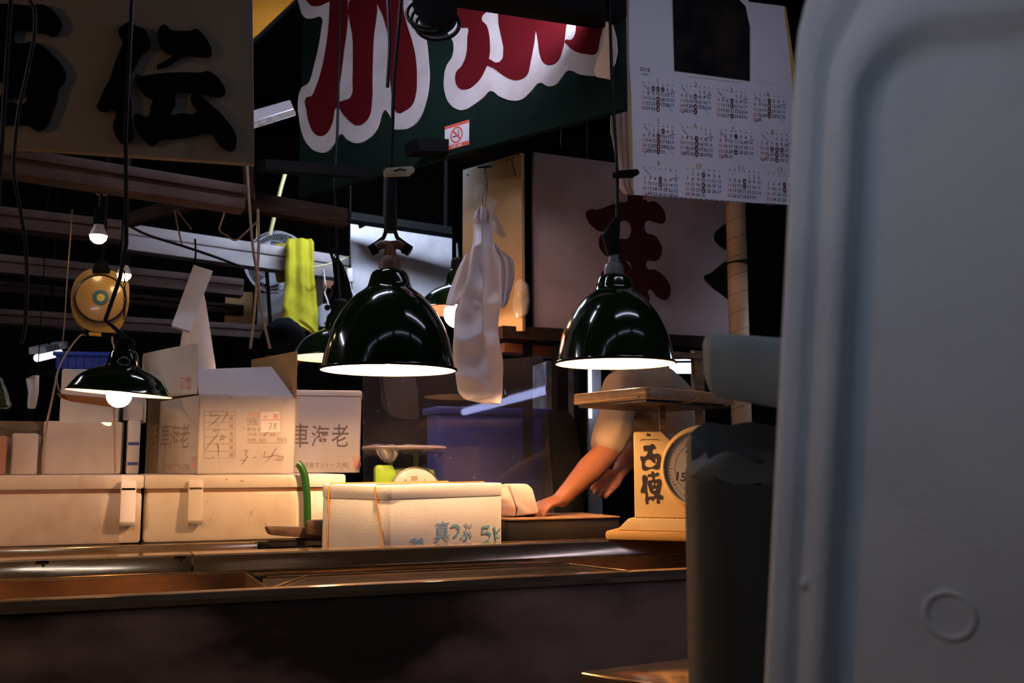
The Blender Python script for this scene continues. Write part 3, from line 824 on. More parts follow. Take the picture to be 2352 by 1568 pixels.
# dark green board with red letters outlined in white
gl, gr = at(685, 452, 4.4), at(1408, 248, 3.3)
pG = Plane(gl, V((gr.x - gl.x, gr.y - gl.y, 0)))
w = (V((gr.x, gr.y, 0)) - V((gl.x, gl.y, 0))).length
t = thing('shop_sign', 'dark green sign board with big white edged red letters', 'sign', pG.w(w / 2, 0))
part('board', MB().prism(pG, [(0, 0), (w + 0.04, 0), (w + 0.04, 0.95), (0, 0.95)], -0.03, 0, 0.002), M['sign_green'], t)
def q2(pts):
    return [(x / 2.94 + 650, y / 2.94) for x, y in pts]
wh1 = [(118, -40), (122, 60), (150, 118), (185, 128), (270, 125), (265, 200), (250, 300), (215, 450), (180, 560), (130, 600), (108, 680), (115, 800), (135, 900), (175, 980), (240, 1027), (310, 1020), (350, 970), (395, 907), (440, 945), (510, 968), (580, 940), (640, 870), (690, 745), (712, 760), (735, 800), (748, 865), (800, 876), (870, 860), (920, 810), (965, 700), (990, 560), (985, 400), (965, 250), (930, 160), (880, 60), (850, -40)]
wh2 = [(1098, 160), (1122, 230), (1155, 290), (1150, 380), (1110, 450), (1093, 540), (1100, 630), (1130, 700), (1190, 742), (1240, 740), (1300, 705), (1360, 660), (1405, 618), (1470, 655), (1560, 682), (1620, 672), (1680, 620), (1735, 563), (1800, 585), (1850, 570), (1890, 520), (1925, 482), (2010, 505), (2100, 515), (2200, 508), (2210, 100), (2100, -40), (1400, -40), (1170, -20), (1180, 140)]
for lp in (wh1, wh2):
    part('letter_border', MB().glyph(pG, [q2(lp)], 0.0, 0.006), M['paint_white'], t, smooth=20)
reds = [
    [(330, -40), (430, -40), (447, 60), (440, 200), (420, 350), (402, 500), (385, 600), (374, 676), (430, 678), (470, 652), (479, 550), (482, 300), (483, -40), (621, -40), (618, 300), (612, 500), (608, 700), (595, 780), (560, 830), (510, 850), (470, 830), (420, 780), (366, 732), (350, 800), (330, 860), (300, 905), (262, 921), (220, 900), (185, 830), (168, 745), (163, 668), (205, 648), (232, 590), (262, 500), (295, 350), (318, 170), (325, 30)],
    [(165, -40), (190, 35), (232, 46), (290, 28), (335, -10), (330, -40)],
    [(655, -40), (690, 130), (720, 250), (730, 500), (745, 650), (755, 722), (790, 767), (830, 752), (880, 712), (905, 640), (912, 550), (905, 400), (880, 280), (845, 170), (820, 60), (812, -40)],
    [(1175, 10), (1400, 58), (1350, 122), (1385, 180), (1405, 300), (1398, 400), (1370, 480), (1320, 560), (1240, 608), (1190, 590), (1172, 530), (1180, 490), (1215, 450), (1245, 380), (1255, 250), (1260, 200), (1210, 190), (1180, 140)],
    [(1497, 0), (1675, 0), (1672, 460), (1655, 510), (1610, 540), (1560, 542), (1500, 515), (1440, 470), (1380, 415), (1465, 425), (1495, 390)],
    [(1730, 0), (1895, 0), (1908, 280), (1895, 340), (1860, 420), (1810, 443), (1770, 430), (1745, 380), (1733, 300)],
    [(1990, 0), (2170, 0), (2145, 280), (2120, 365), (2060, 368), (1980, 350), (1930, 310), (1913, 280), (1960, 270), (1985, 220)]]
for lp in reds:
    part('letter_stroke', MB().glyph(pG, [q2(lp)], 0.006, 0.009), M['paint_red'], t, smooth=20)
mb = MB()
mb.obox(pG.w(0.2, 0.95, -0.02), pG.x * 0.02, pG.n * 0.02, V((0, 0, 4.2 - pG.o.z - 0.95)))
mb.obox(pG.w(w - 0.2, 0.95, -0.02), pG.x * 0.02, pG.n * 0.02, V((0, 0, 4.2 - pG.o.z - 0.95)))
part('hanger', mb, M['black'], t)

# no smoking sticker on the green board
corn = [pG.hit(*p) for p in ((1022, 293), (1076, 275), (1080, 337), (1024, 333))]
mid = pG.w(*[sum(c[i] for c in corn) / 4 for i in (0, 1)])
t = thing('no_smoking_sign', 'small white and red no smoking sticker on the green board', 'sign', mid)
(aL, bT), (aR, bB) = pG.hit(1023, 290), pG.hit(1078, 335)
bT2 = pG.hit(1076, 277)[1]; bL2 = pG.hit(1024, 333)[1]
bt, bb = (bT + bT2) / 2, (bL2 + bB) / 2 - 0.01
part('card', MB().prism(pG, [(aL, bb), (aR, bb), (aR, bt), (aL, bt)], 0.001, 0.003), M['paper'], t)
hh = bt - bb
part('red_band', MB().prism(pG, [(aL, bt - hh * 0.12), (aR, bt - hh * 0.12), (aR, bt), (aL, bt)], 0.003, 0.0036), M['ink_red'], t)
part('red_band', MB().prism(pG, [(aL, bb), (aR, bb), (aR, bb + hh * 0.17), (aL, bb + hh * 0.17)], 0.003, 0.0036), M['ink_red'], t)
cx, cy = pG.hit(1050, 310)
rr = hh * 0.33
mb = MB()
mb.glyph(pG, [[(cx + rr * math.cos(k * PI / 12), cy + rr * math.sin(k * PI / 12)) for k in range(24)], [(cx + rr * 0.8 * math.cos(k * PI / 12), cy + rr * 0.8 * math.sin(k * PI / 12)) for k in range(24)]], 0.0031, 0.0036, smooth=False, px=False)
mb.prism(pG, [(cx - rr * 0.68, cy + rr * 0.5), (cx - rr * 0.5, cy + rr * 0.68), (cx + rr * 0.68, cy - rr * 0.5), (cx + rr * 0.5, cy - rr * 0.68)], 0.0036, 0.0041)
part('prohibition_ring', mb, M['ink_red'], t)
mb = MB()
mb.prism(pG, [(cx - rr * 0.62, cy - rr * 0.22), (cx + rr * 0.45, cy - rr * 0.22), (cx + rr * 0.45, cy - rr * 0.05), (cx - rr * 0.62, cy - rr * 0.05)], 0.0031, 0.0035)
for k in range(2):
    off = rr * (0.18 + 0.16 * k)
    pts = [(cx + off + rr * 0.1 * math.sin(z * 2.2), cy + rr * (0.02 + z * 0.14)) for z in range(5)]
    for a, b in zip(pts, pts[1:]):
        mb.prism(pG, [(a[0], a[1]), (a[0] + rr * 0.08, a[1]), (b[0] + rr * 0.08, b[1]), (b[0], b[1])], 0.0031, 0.0035)
part('cigarette', mb, M['ink'], t)
mb = MB()
vs, fs, bbx = text_mesh('禁煙')
mb.add_mesh(vs, fs, lambda v: pG.w(aL + (aR - aL) * (0.28 + 0.45 * (v[0] - bbx[0]) / (bbx[2] - bbx[0])), bb + hh * (0.02 + 0.12 * (v[1] - bbx[1]) / (bbx[3] - bbx[1])), 0.0038))
part('printed_words', mb, M['paper'], t)

# pale box sign with a maroon character, and its yellowed end board
pB = Plane(at(1227, 751, 4.0), U)
bR = pB.hit(1668, 776)[0]; bTop = pB.hit(1222, 348)[1]
wB = pB.hit(1702, 778)[0]
t = thing('box_sign', 'grimy pale box sign with a maroon brush character behind the right lamp', 'sign', pB.w(wB / 2, 0))
part('face', MB().prism(pB, [(0.0, 0), (wB, 0), (wB, bTop), (0.0, bTop)], -0.025, 0.0, 0.003), M['sign_pink'], t)
part('back_board', MB().prism(pB, [(0.02, 0.01), (wB - 0.02, 0.01), (wB - 0.02, bTop - 0.01), (0.02, bTop - 0.01)], -0.05, -0.025), M['wood_beam'], t)
def q4(pts):
    return [(x / 4.356 + 1280, y / 4.356 + 420) for x, y in pts]
ch = [(285, 300), (330, 265), (400, 268), (520, 225), (620, 195), (700, 180), (703, 60), (895, 60), (895, 185), (960, 182), (1040, 240), (1080, 330), (1078, 380), (1050, 408), (970, 392), (888, 385), (888, 498), (960, 520), (1020, 590), (1045, 680), (1030, 740), (990, 780), (895, 788), (895, 852), (980, 870), (1070, 940), (1125, 1030), (1128, 1100), (1100, 1162), (1060, 1170), (1000, 1140), (915, 1068), (915, 1190), (760, 1190), (745, 1000), (720, 790), (690, 784), (600, 770), (520, 745), (440, 680), (415, 590), (430, 530), (480, 498), (560, 545), (640, 560), (712, 550), (710, 392), (600, 405), (500, 472), (420, 482), (345, 430), (300, 370)]
ch2 = [(440, 930), (480, 850), (560, 800), (700, 800), (720, 1000), (560, 1000)]
part('character', MB().glyph(pB, [q4(ch)], 0.0, 0.003), M['paint_darkred'], t, smooth=20)
part('character', MB().glyph(pB, [q4(ch2)], 0.0, 0.0025), M['paint_darkred'], t, smooth=20)
dark_shape_a = [(1470, 940), (1530, 905), (1600, 850), (1680, 790), (1760, 775), (1830, 780), (1830, 1210), (1760, 1200), (1640, 1115), (1520, 1020)]
dark_shape_b = [(1568, 545), (1640, 440), (1720, 400), (1830, 390), (1830, 690), (1720, 680), (1650, 650)]
for lp in (dark_shape_a, dark_shape_b):
    part('character', MB().glyph(pB, [q4(lp)], 0.0, 0.003), M['letter_black'], t, smooth=20)  # two black shapes cut off at the right side of the face
part('hanger', MB().bar(pB.w(0.15, bTop, -0.03), pB.w(0.15, 4.2 - pB.o.z, -0.03), 0.02, 0.02, up=(0, 1, 0)), M['black'], t)
part('hanger', MB().bar(pB.w(wB - 0.2, bTop, -0.03), pB.w(wB - 0.2, 4.2 - pB.o.z, -0.03), 0.02, 0.02, up=(0, 1, 0)), M['black'], t)
# end board
er = at(1200, 760, 3.9); dW = V((-0.758, 0.652, 0))
pE = Plane(er, -dW)
aL = pE.hit(1063, 392)[0]
pts = [(aL, pE.hit(1068, 765)[1]), (0, 0), (pE.hit(1197, 352)[0], pE.hit(1197, 350)[1]), (aL, pE.hit(1063, 390)[1])]
t = thing('sign_end_board', 'yellowed board edge on behind the white plastic bags', 'board', pE.w(aL / 2, 0))
part('board', MB().prism(pE, pts, -0.02, 0, 0.002), M['sign_yel'], t)
mb = MB()
for px, py in ((1075, 402), (1166, 368), (1180, 362), (1190, 356)):
    a, b = pE.hit(px, py); mb.tube([pE.w(a, b, 0), pE.w(a, b, 0.004)], 0.0035, 8)
mb.tube([pE.p(1100, 385, 0.006), pE.p(1130, 383, 0.006)], 0.004, 6)
part('nail', mb, M['black'], t)
mb = MB()
mb.tube([pE.p(1118, 385, 0.006), pE.p(1120, 420, 0.004), pE.p(1112, 455, 0.01)], 0.0012, 5)
mb.tube([pE.p(1176, 365, 0.006), pE.p(1180, 385, 0.003), pE.p(1186, 405, 0.003)], 0.0016, 5)
part('nail_wire', mb, M['black'], t)
part('hanger', MB().bar(pE.w(aL / 2, pts[2][1] - 0.1, -0.03), pE.w(aL / 2, 4.2 - pE.o.z, -0.03), 0.02, 0.02, up=(0, 1, 0)), M['black'], t)
# disc stuck beside the end board
c = at(1199, 690, 3.83)
solo('plastic_wad', MB().puff(Plane(c, dirv(-30)), [(643, 1194, 1204), (655, 1185, 1214), (690, 1178, 1217), (720, 1180, 1212), (730, 1190, 1202)], 0.02, 0.003, 5, 3), M['wrap'],
     'crumpled clear plastic wad at the lower edge of the yellowed board', 'wrapping')

# ---------------------------------------------------------------- calendar
pC = Plane(at(1450, 446, 3.56), dirv(16))
t = thing('wall_calendar', 'white wall calendar of twelve months with red pen rings', 'calendar', pC.p(1620, 455))
sheet = [(1455, 447), (1560, 454), (1680, 463), (1812, 470), (1830, 300), (1816, 150), (1800, 14), (1720, 4), (1700, -60), (1438, -60), (1441, 60), (1450, 220)]
part('sheet', MB().quad_px(pC, sheet, -0.002, 0.0), M['paper'], t, smooth=0)
part('under_sheet', MB().quad_px(pC, [(1440, -62), (1436, 60), (1444, 220), (1444, 430), (1456, 447), (1470, 440), (1460, 200), (1450, -62)], -0.005, -0.003), M['yellow_edge'], t, smooth=0)
part('under_sheet', MB().quad_px(pC, [(1798, 14), (1806, 150), (1816, 300), (1840, 300), (1826, 150), (1806, 14)], -0.005, -0.003), M['yellow_edge'], t, smooth=0)
part('curled_sheet', MB().puff(pC, [(-60, 1412, 1446), (60, 1408, 1444), (200, 1404, 1446), (300, 1402, 1447), (350, 1412, 1448), (430, 1420, 1452), (446, 1434, 1456)], 0.012, 0.006, 4, 1), M['paper_old'], t)
part('picture', MB().quad_px(pC, [(1543, -60), (1549, 163), (1722, 186), (1722, 60), (1712, 14), (1700, 2), (1690, -60)], 0.0003, 0.0008), M['picture'], t, smooth=0)
mb = MB(); mb.stroke(pC, [(1541, -60), (1548, 164), (1723, 187), (1724, 60)], 0.002, 0.0012)
part('picture_border', mb, M['gold'], t, smooth=0)
mb = MB()
mb.text(pC, '2018', 1469, 153, 1493, 165, skew=-0.002); mb.stroke(pC, [(1474, 168), (1489, 170)], 0.002); mb.stroke(pC, [(1474, 171), (1489, 173)], 0.002)
for k in range(24):
    x = 1498 + k * 12
    mb.stroke(pC, [(x, 448 + k * 0.95), (x + 8 + (k % 3), 448.8 + k * 0.95)], 0.0022)
for k in range(10):
    mb.stroke(pC, [(1582 + k * 12, 176 + k * 1.4), (1591 + k * 12, 177 + k * 1.4)], 0.0018)
part('printed_year', mb, M['ink'], t, smooth=0)
mon = [(1478, 201, 1544), (1566, 207, 1628), (1650, 217, 1712), (1734, 228, 1799),
       (1480, 297, 1544), (1567, 303, 1632), (1655, 310, 1725), (1750, 316, 1818),
       (1481, 396, 1552), (1579, 398, 1652), (1676, 401, 1743), (1765, 409, 1838)]
title = [(1510, 184), (1598, 194), (1680, 207), (1763, 217), (1512, 278), (1597, 288), (1683, 297), (1774, 304), (1512, 375), (1605, 381), (1701, 385), (1792, 390)]
rings = {1: (2, 3, 4, 17, 24, 31), 2: (7, 21, 28), 3: (7, 14, 28), 4: (4, 11, 18, 25), 5: (3, 9, 16, 23, 30), 6: (6, 13, 20, 27), 7: (4, 25), 8: (14, 15, 16, 22, 29), 9: (5, 12), 10: (3, 17, 24), 11: (7, 14), 12: (5, 12)}
mk, mr, mbl, mt, mg = MB(), MB(), MB(), MB(), MB()
pen = MB()
for m_ in range(1, 13):
    x0, y0, x6 = mon[m_ - 1]
    cw = (x6 - x0) / 6.0; rh = 11.6 if m_ < 5 else (11.9 if m_ < 9 else 11.8); sk = cw * 0.095
    pos = lambda col, row: pC.hit(x0 + col * cw, y0 + row * rh + col * sk)
    size = 0.0182
    a, b = pC.hit(*title[m_ - 1])
    mt.text_at(pC, str(m_), a, b, 0.027)
    for col in range(7):
        a, b = pos(col, -0.95)
        mk.text_at(pC, '日月火水木金土'[col], a, b, 0.0085)
    first = (calendar.weekday(2018, m_, 1) + 1) % 7
    for d in range(1, calendar.monthrange(2018, m_)[1] + 1):
        n_ = first + d - 1; col, row = n_ % 7, n_ // 7
        a, b = pos(col, row)
        (mr if col == 0 else (mbl if col == 6 else mk)).text_at(pC, str(d), a, b, size, ang=-0.06)
        if d in rings[m_]:
            for dy, rad in ((0.0, 0.0096), (-0.0034, 0.0085)):
                ring = [(a + rad * 0.8 * math.cos(k * PI / 8), b + dy + rad * math.sin(k * PI / 8)) for k in range(17)]
                for p, q in zip(ring, ring[1:]):
                    f = 0.72
                    i0, i1 = ((a + (p[0] - a) * f), b + dy + (p[1] - b - dy) * f), ((a + (q[0] - a) * f), b + dy + (q[1] - b - dy) * f)
                    mg.poly([pC.w(*p, 0.0014), pC.w(*q, 0.0014), pC.w(*i1, 0.0014), pC.w(*i0, 0.0014)])
    if m_ < 10:
        X = lambda c_, r_: (x0 + c_ * cw, y0 + r_ * rh + c_ * sk)
        pen.stroke(pC, [X(0, -0.5), X(1.6, 0.9)], [0.003, 0.0012], 0.0013)
        pen.stroke(pC, [X(3.4, 2.1), X(5, 3.2), X(6.2, 4.4)], [0.0014, 0.0014, 0.001], 0.0013)
        pen.stroke(pC, [X(6.6, 0.4), X(5.6, 0.6), X(4.2, 1.4)], [0.003, 0.002, 0.001], 0.0013)
        if m_ not in (1, 3):
            pen.stroke(pC, [X(0, 4.6), X(1.2, 3.6), X(2.6, 2.6)], [0.003, 0.0016, 0.0008], 0.0013)
part('weekday_dates', mk, M['ink'], t, smooth=0)
part('sunday_dates', mr, M['date_red'], t, smooth=0)
part('saturday_dates', mbl, M['date_blue'], t, smooth=0)
part('month_numerals', mt, M['gold'], t, smooth=0)
part('pen_rings', mg, M['ring_red'], t, smooth=0)
part('pen_crosses', pen, M['pen'], t, smooth=0)
part('signature', MB().stroke(pC, [(1738, 190), (1742, 178), (1746, 186), (1752, 190), (1758, 186), (1764, 192), (1772, 190), (1778, 196)], 0.0012, 0.0009), M['date_red'], t, smooth=0)
part('hanging_cord', MB().tube([pC.p(1570, -60, -0.006), V((pC.p(1570, -60).x, pC.p(1570, -60).y + 0.01, 4.2))], 0.004), M['black'], t)

# clips on the lamp cords
def clip(px, py, L, Y, m, label, ang):
    pl = Plane(at(px, py, Y), dirv(10))
    t_ = thing('plastic_clip', label, 'clip', pl.o, 'clips on the lamp cords')
    x = V((math.cos(ang), math.sin(ang), 0))
    h = 0.0115
    prof = [(-L / 2, -h), (L / 2 - h, -h), (L / 2, -h * 0.3), (L / 2, h * 0.5), (L / 2 - h * 0.6, h), (-L / 2, h * 0.7)]
    ca, sa = math.cos(0.08), math.sin(0.08)
    part('jaw', MB().prism(pl, [(a * ca - b * sa, a * sa + b * ca) for a, b in prof], 0.006, 0.014, 0.002), M[m], t_)
    part('jaw', MB().prism(pl, [(a * ca - b * sa - 0.004, a * sa + b * ca) for a, b in prof], -0.014, -0.006, 0.002), M[m], t_)
    part('spring', MB().tube([pl.w(-L * 0.2, -0.004, 0.016), pl.w(0, 0.002, 0.018), pl.w(L * 0.2, 0.0, 0.016)], 0.002, 6), M['black'], t_)
clip(918, 394, 0.082, 2.72, 'clipw', 'pale plastic clip on the cord of the middle lamp', 0.1)
clip(1439, 399, 0.08, 3.17, 'black', 'dark plastic clip pinching the cord beside the calendar', 0.1)

# peach paper by the right end of the green board
pl = Plane(at(1384, 180, 3.25), dirv(-20))
solo('paper_note', MB().quad_px(pl, [(1392, 50), (1386, 100), (1364, 160), (1370, 177), (1402, 183), (1404, 110), (1400, 52)], 0, 0.003), M['paper_peach'], 'peach paper scrap hanging by the right end of the green board', 'paper')

# orange awning glimpsed between the two sign boards
pl = Plane(at(600, 60, 6.2), dirv(0))
t = thing('awning', 'bright orange awning cloth glimpsed between the two big signs', 'awning', pl.p(600, 90))
part('cloth', MB().quad_px(pl, [(560, 110), (685, -8), (760, -80), (560, -80)], 0, 0.004), M['orange'], t, smooth=0)
part('edge_pole', MB().bar(pl.p(556, 116, -0.02), pl.p(770, -86, -0.02), 0.03, 0.03), M['black'], t)
part('stay', MB().tube([pl.p(600, -70, 0), V((pl.p(600, -70).x, 6.2, 4.2))], 0.01), M['black'], t)
tube_light('fluorescent_light', (-1.75, 5.7, 3.95), (-1.2, 5.7, 3.95), 'added fill tube standing in for daylight on the orange awning', m='g_awn_fill', group='stall tube lights')  # added above the view; brightens the awning in place of daylight
# white unlit batten light by the sign
t = thing('batten_light', 'dusty unlit white batten between the cream and green signs', 'light', at(630, 262, 4.3))
part('body', MB().bar(at(560, 274, 4.3), at(668, 243, 4.4), 0.05, 0.045, bevel=0.006), M['white_box'], t)
part('tube', MB().tube([at(572, 291, 4.28), at(676, 258, 4.38)], 0.014, 10), M['ceramic_w'], t)

# ================================================================ GOODS ON THE COUNTER
# ---- coolers on the rear shelf
def cooler(s0, s1, label, latch_px, top=-0.0335):
    zb = -0.2392
    t = thing('cooler_box', label, 'cooler', S((s0 + s1) / 2, 1.15, zb), 'white coolers behind the counter')
    d0, d1 = 0.985, 1.42
    part('body', MB().obox(S(s0, d0, zb), U * (s1 - s0), Vv * (d1 - d0), V((0, 0, 0.155)), 0.012), M['cooler'], t)
    mb = MB()
    mb.obox(S(s0 - 0.004, d0 - 0.005, zb + 0.163), U * (s1 - s0 + 0.008), Vv * (d1 - d0 + 0.01), V((0, 0, top - zb - 0.163)), 0.008)
    part('lid', mb, M['cooler'], t)
    part('lid_groove', MB().obox(S(s0 + 0.004, d0 + 0.004, zb + 0.15), U * (s1 - s0 - 0.008), Vv * (d1 - d0 - 0.008), V((0, 0, 0.016))), M['rust'], t)
    sl = s_at(latch_px, d0)
    mb = MB()
    pl = Plane(S(sl, d0, 0), U)
    zt = -0.052
    w = 0.022
    mb.prism(Plane(S(sl, d0, 0), -Vv, (0, 0, 1)), [(0.0, zt), (0.014, zt + 0.002), (0.022, zt - 0.01), (0.034, zt - 0.12), (0.024, zt - 0.135), (0.0, zt - 0.125)], -w, w, 0.003)
    la = part('latch', mb, M['latch'], t)
    part('latch_slot', MB().obox(S(sl - 0.019, d0 - 0.0245, zt - 0.026), U * 0.038, Vv * 0.006, V((0, 0, 0.006))), M['black'], la)
    return t
cooler(s_at(-175, 0.985), s_at(336, 0.985), 'old white plastic cooler with a rusty latch at the left end', 304)
cooler(s_at(343, 0.985), s_at(795, 0.985), 'old white plastic cooler under the printed white carton', 456)

# ---- acrylic guards standing behind the back rail
def guard(name, s0, s1, t_, z0, z1, m, label):
    return solo(name, MB().obox(S(s0, t_, z0), U * (s1 - s0), Vv * 0.003, V((0, 0, z1 - z0))), M[m], label, 'guard', loc=S((s0 + s1) / 2, t_, z0), group='clear guards behind the counter', smooth=0)
zA = (1065 - 964) / FPX * 2.9
guard('acrylic_guard', s_at(-150, 0.945), s_at(288, 0.945), 0.945, -0.2395, 0.123, 'sheetA', 'dusty clear guard sheet in front of the leftmost boxes')
guard('acrylic_guard', s_at(340, 0.945), s_at(688, 0.945), 0.945, -0.2395, 0.216, 'sheetB', 'clear guard sheet in front of the printed white carton')

# big hazy guard behind the small green scale, leaning back a little
qa, qb = at(835, 1065, 3.66), at(1262, 1065, 3.93)
pD = Plane((qa.x, qa.y, 0), V((qb.x - qa.x, qb.y - qa.y, 0)), up=V((0, 0, 1)))
TILT = math.radians(0.5)
upD = (V((0, 0, 1)) * math.cos(TILT) - pD.n * math.sin(TILT))
pD = Plane(V((qa.x, qa.y, EYE - 0.26)), pD.x, upD)
guard_o = solo('acrylic_guard', MB().quad_px(pD, [(834, 850), (1247, 817), (1276, 1206), (834, 1208)], -0.004, 0), M['sheetC'], 'large hazy clear guard with a bluish streak behind the small green scale', 'guard', group='clear guards behind the counter', smooth=0)
# the aisle tube that this guard mirrors as a slanted bright streak
def mirror(p):
    return p - pD.n * 2 * (p - pD.o).dot(pD.n)
va, vb = at(1066, 946, 10.2), at(1500, 832, 6.6)
ra, rb = mirror(va), mirror(vb)
tube_light('fluorescent_light', ra, rb, 'long white tube light over the right side of the aisle', r=0.034, m='g_mirror', w=0.05, group='side tube lights')

# ---- white printed carton
cc = at(452, 1065, 3.12)
cz = EYE - 0.0322
fd, ld = dirv(36), dirv(126)
FW, LW, CH = 0.325, 0.40, 0.246
cc = V((cc.x, cc.y, cz))
pF = Plane(cc, fd); pL = Plane(cc, -ld)
t = thing('carton', 'white printed carton with raised flaps and a brown inside', 'box', cc + fd * FW / 2 + ld * LW / 2)
th = 0.004
mb = MB()
mb.obox(cc, fd * FW, ld * LW, V((0, 0, th)))
mb.obox(cc, fd * FW, ld * th, V((0, 0, CH))); mb.obox(cc + ld * (LW - th), fd * FW, ld * th, V((0, 0, CH)))
mb.obox(cc, fd * th, ld * LW, V((0, 0, CH))); mb.obox(cc + fd * (FW - th), fd * th, ld * LW, V((0, 0, CH)))
part('body', mb, M['carton'], t)
top = cc + V((0, 0, CH))
mb = MB()
a = pL.hit(452, 905)
pts = [pL.hit(326, 916), pL.hit(452, 904), pL.hit(452, 789), pL.hit(444, 789), pL.hit(400, 797), pL.hit(380, 801), pL.hit(329, 812), pL.hit(327, 822)]
mb.prism(pL, pts, -th, 0.0)
fl = part('flap', mb, M['carton'], t)
# front flap leaning inward
dn = V((0, 0, 1)) * 0.80 + ld * 0.6
pFl = Plane(top, fd, dn)
part('flap', MB().prism(pFl, [(0, 0), (FW - 0.004, 0), pFl.hit(624, 842), pFl.hit(500, 846), pFl.hit(452, 851)], -th, 0.0), M['carton'], t)
# brown flap at the right
pR = Plane(top + fd * FW, ld)
pRf = Plane(top + fd * FW, ld, V((0, 0, 1)))
pt = lambda x, y: ( (lambda q: q)(pRf.hit(x, y)))
part('flap', MB().prism(pRf, [(0, 0), (LW, 0), (LW, 0.165), (0, 0.160)], -th, 0.0), M['kraft'], t, label='brown flap seen from inside')
mb = MB()
mb.text(pL, '活', 342, 976, 362, 1032); mb.text(pL, '車', 371, 974, 389, 1030); mb.text(pL, '海', 391, 975, 413, 1030); mb.text(pL, '老', 414, 973, 435, 1028)
part('brush_print', mb, M['ink_soft'], t, smooth=0)
part('maker_print', MB().text(pL, '鹿児島マリナーズ(株)', 377, 1064, 436, 1081), M['ink_pencil'], t, smooth=0)
mb = MB()
mb.text(pL, '鮮度', 440, 1049, 451, 1060); mb.glyph(pL, [[(445 + 4.5 * math.cos(k * PI / 6), 1070 + 8 * math.sin(k * PI / 6)) for k in range(12)]], 0.0002, 0.0008)
part('red_seal', mb, M['ink_redsoft'], t, smooth=0)
mb = MB()
for x in (415, 428.5):
    mb.stroke(pL, [(x, 868), (x + 10, 866.5), (x + 10, 891), (x, 892.5), (x, 868)], 0.0022)
mb.stroke(pL, [(431, 890), (436, 889.5)], 0.002)
for x in (431.2, 435.6):
    mb.stroke(pL, [(x, 888), (x, 871)], 0.0024); mb.stroke(pL, [(x - 2, 874), (x, 869), (x + 2, 873.5)], 0.0024)
mb.stroke(pL, [(418, 871), (417, 876), (420, 880), (423, 876), (422, 870)], 0.0024); mb.stroke(pL, [(420, 880), (420, 889)], 0.0024)
mb.stroke(pL, [(417.5, 882), (417, 889)], 0.0024); mb.stroke(pL, [(423, 882), (423.5, 889)], 0.0024)
part('handling_marks', mb, M['ink_red'], t, smooth=0)
mb = MB()
X0, X1, Y0, Y1 = 469, 540, 945, 1052
g = 0.0016
mb.stroke(pF, [(X0, Y0), (X1, Y0), (X1, Y1), (X0, Y1), (X0, Y0)], g)
for y in (954, 970, 986, 1003, 1019, 1036):
    mb.stroke(pF, [(X0, y), (X1, y)], g)
for y in (956, 973, 990, 1006, 1022, 1039):
    mb.text(pF, '尾', 526, y + 1, 536, y + 11)
mb.text(pF, '等', 481, 946, 486, 952); mb.text(pF, '級', 517, 946, 522, 952)
mb.stroke(pF, [(567, 961), (592, 961), (592, 975), (567, 975), (567, 961)], g); mb.text(pF, '養殖', 570, 963, 590, 974)
mb.text(pF, '種子島（生', 568, 981, 600, 990); mb.text(pF, '与久島（小島・奄西）', 568, 993, 634, 1002); mb.text(pF, '出荷物（鮑協）', 568, 1006, 612, 1015)
mb.text(pF, '養殖場', 636, 1005, 658, 1015); mb.stroke(pF, [(568, 1017), (661, 1017)], g)
part('printed_form', mb, M['ink_pencil'], t, smooth=0)
part('red_print', MB().text(pF, '鹿児島', 571, 946, 600, 959), M['ink_redsoft'], t, smooth=0)
part('sticker', MB().quad_px(pF, [(598, 946), (641, 944), (643, 991), (598, 992)], 0.001, 0.0014), M['paper'], t, smooth=0)
mb = MB(); mb.text(pF, '大', 604, 952, 614, 963, c=0.0018); mb.text(pF, '都', 627, 950, 639, 962, c=0.0018); mb.stroke(pF, [(600, 965), (642, 964)], 0.002, 0.0018)
part('sticker_print', mb, M['ink_red'], t, smooth=0)
mb = MB()
hw = 0.0028
mb.stroke(pF, [(617, 972), (624, 971), (621, 980), (618, 987)], 0.0022, 0.002)
mb.stroke(pF, [(634, 972), (628, 974), (632, 979), (634, 984), (629, 986), (627, 981), (633, 976), (634, 972)], 0.002, 0.002)
for st in ([(481, 955), (500, 953), (504, 956), (492, 970), (474, 981)], [(523, 949), (515, 960), (508, 970)],
           [(495, 979), (496, 976)], [(500, 979), (501, 975)], [(488, 990), (503, 987), (497, 1000), (482, 1018), (470, 1034)],
           [(505, 1002), (512, 999), (513, 1002), (503, 1011), (512, 1009), (518, 999)], [(499, 1020), (502, 1028), (501, 1046)],
           [(560, 1035), (570, 1033), (563, 1044), (568, 1048), (562, 1058), (551, 1055)], [(562, 1056), (554, 1068)],
           [(580, 1052), (590, 1048)], [(609, 1036), (604, 1050), (620, 1048), (634, 1044)], [(634, 1029), (622, 1048), (607, 1063)],
           [(634, 1046), (644, 1047), (634, 1056), (645, 1056), (650, 1050)], [(651, 1047), (646, 1056)],
           [(615, 992), (604, 1004)]):
    mb.stroke(pF, st, [hw] * (len(st) - 1) + [hw * 0.4], 0.0022)
part('handwriting', mb, M['ink_soft'], t, smooth=0)

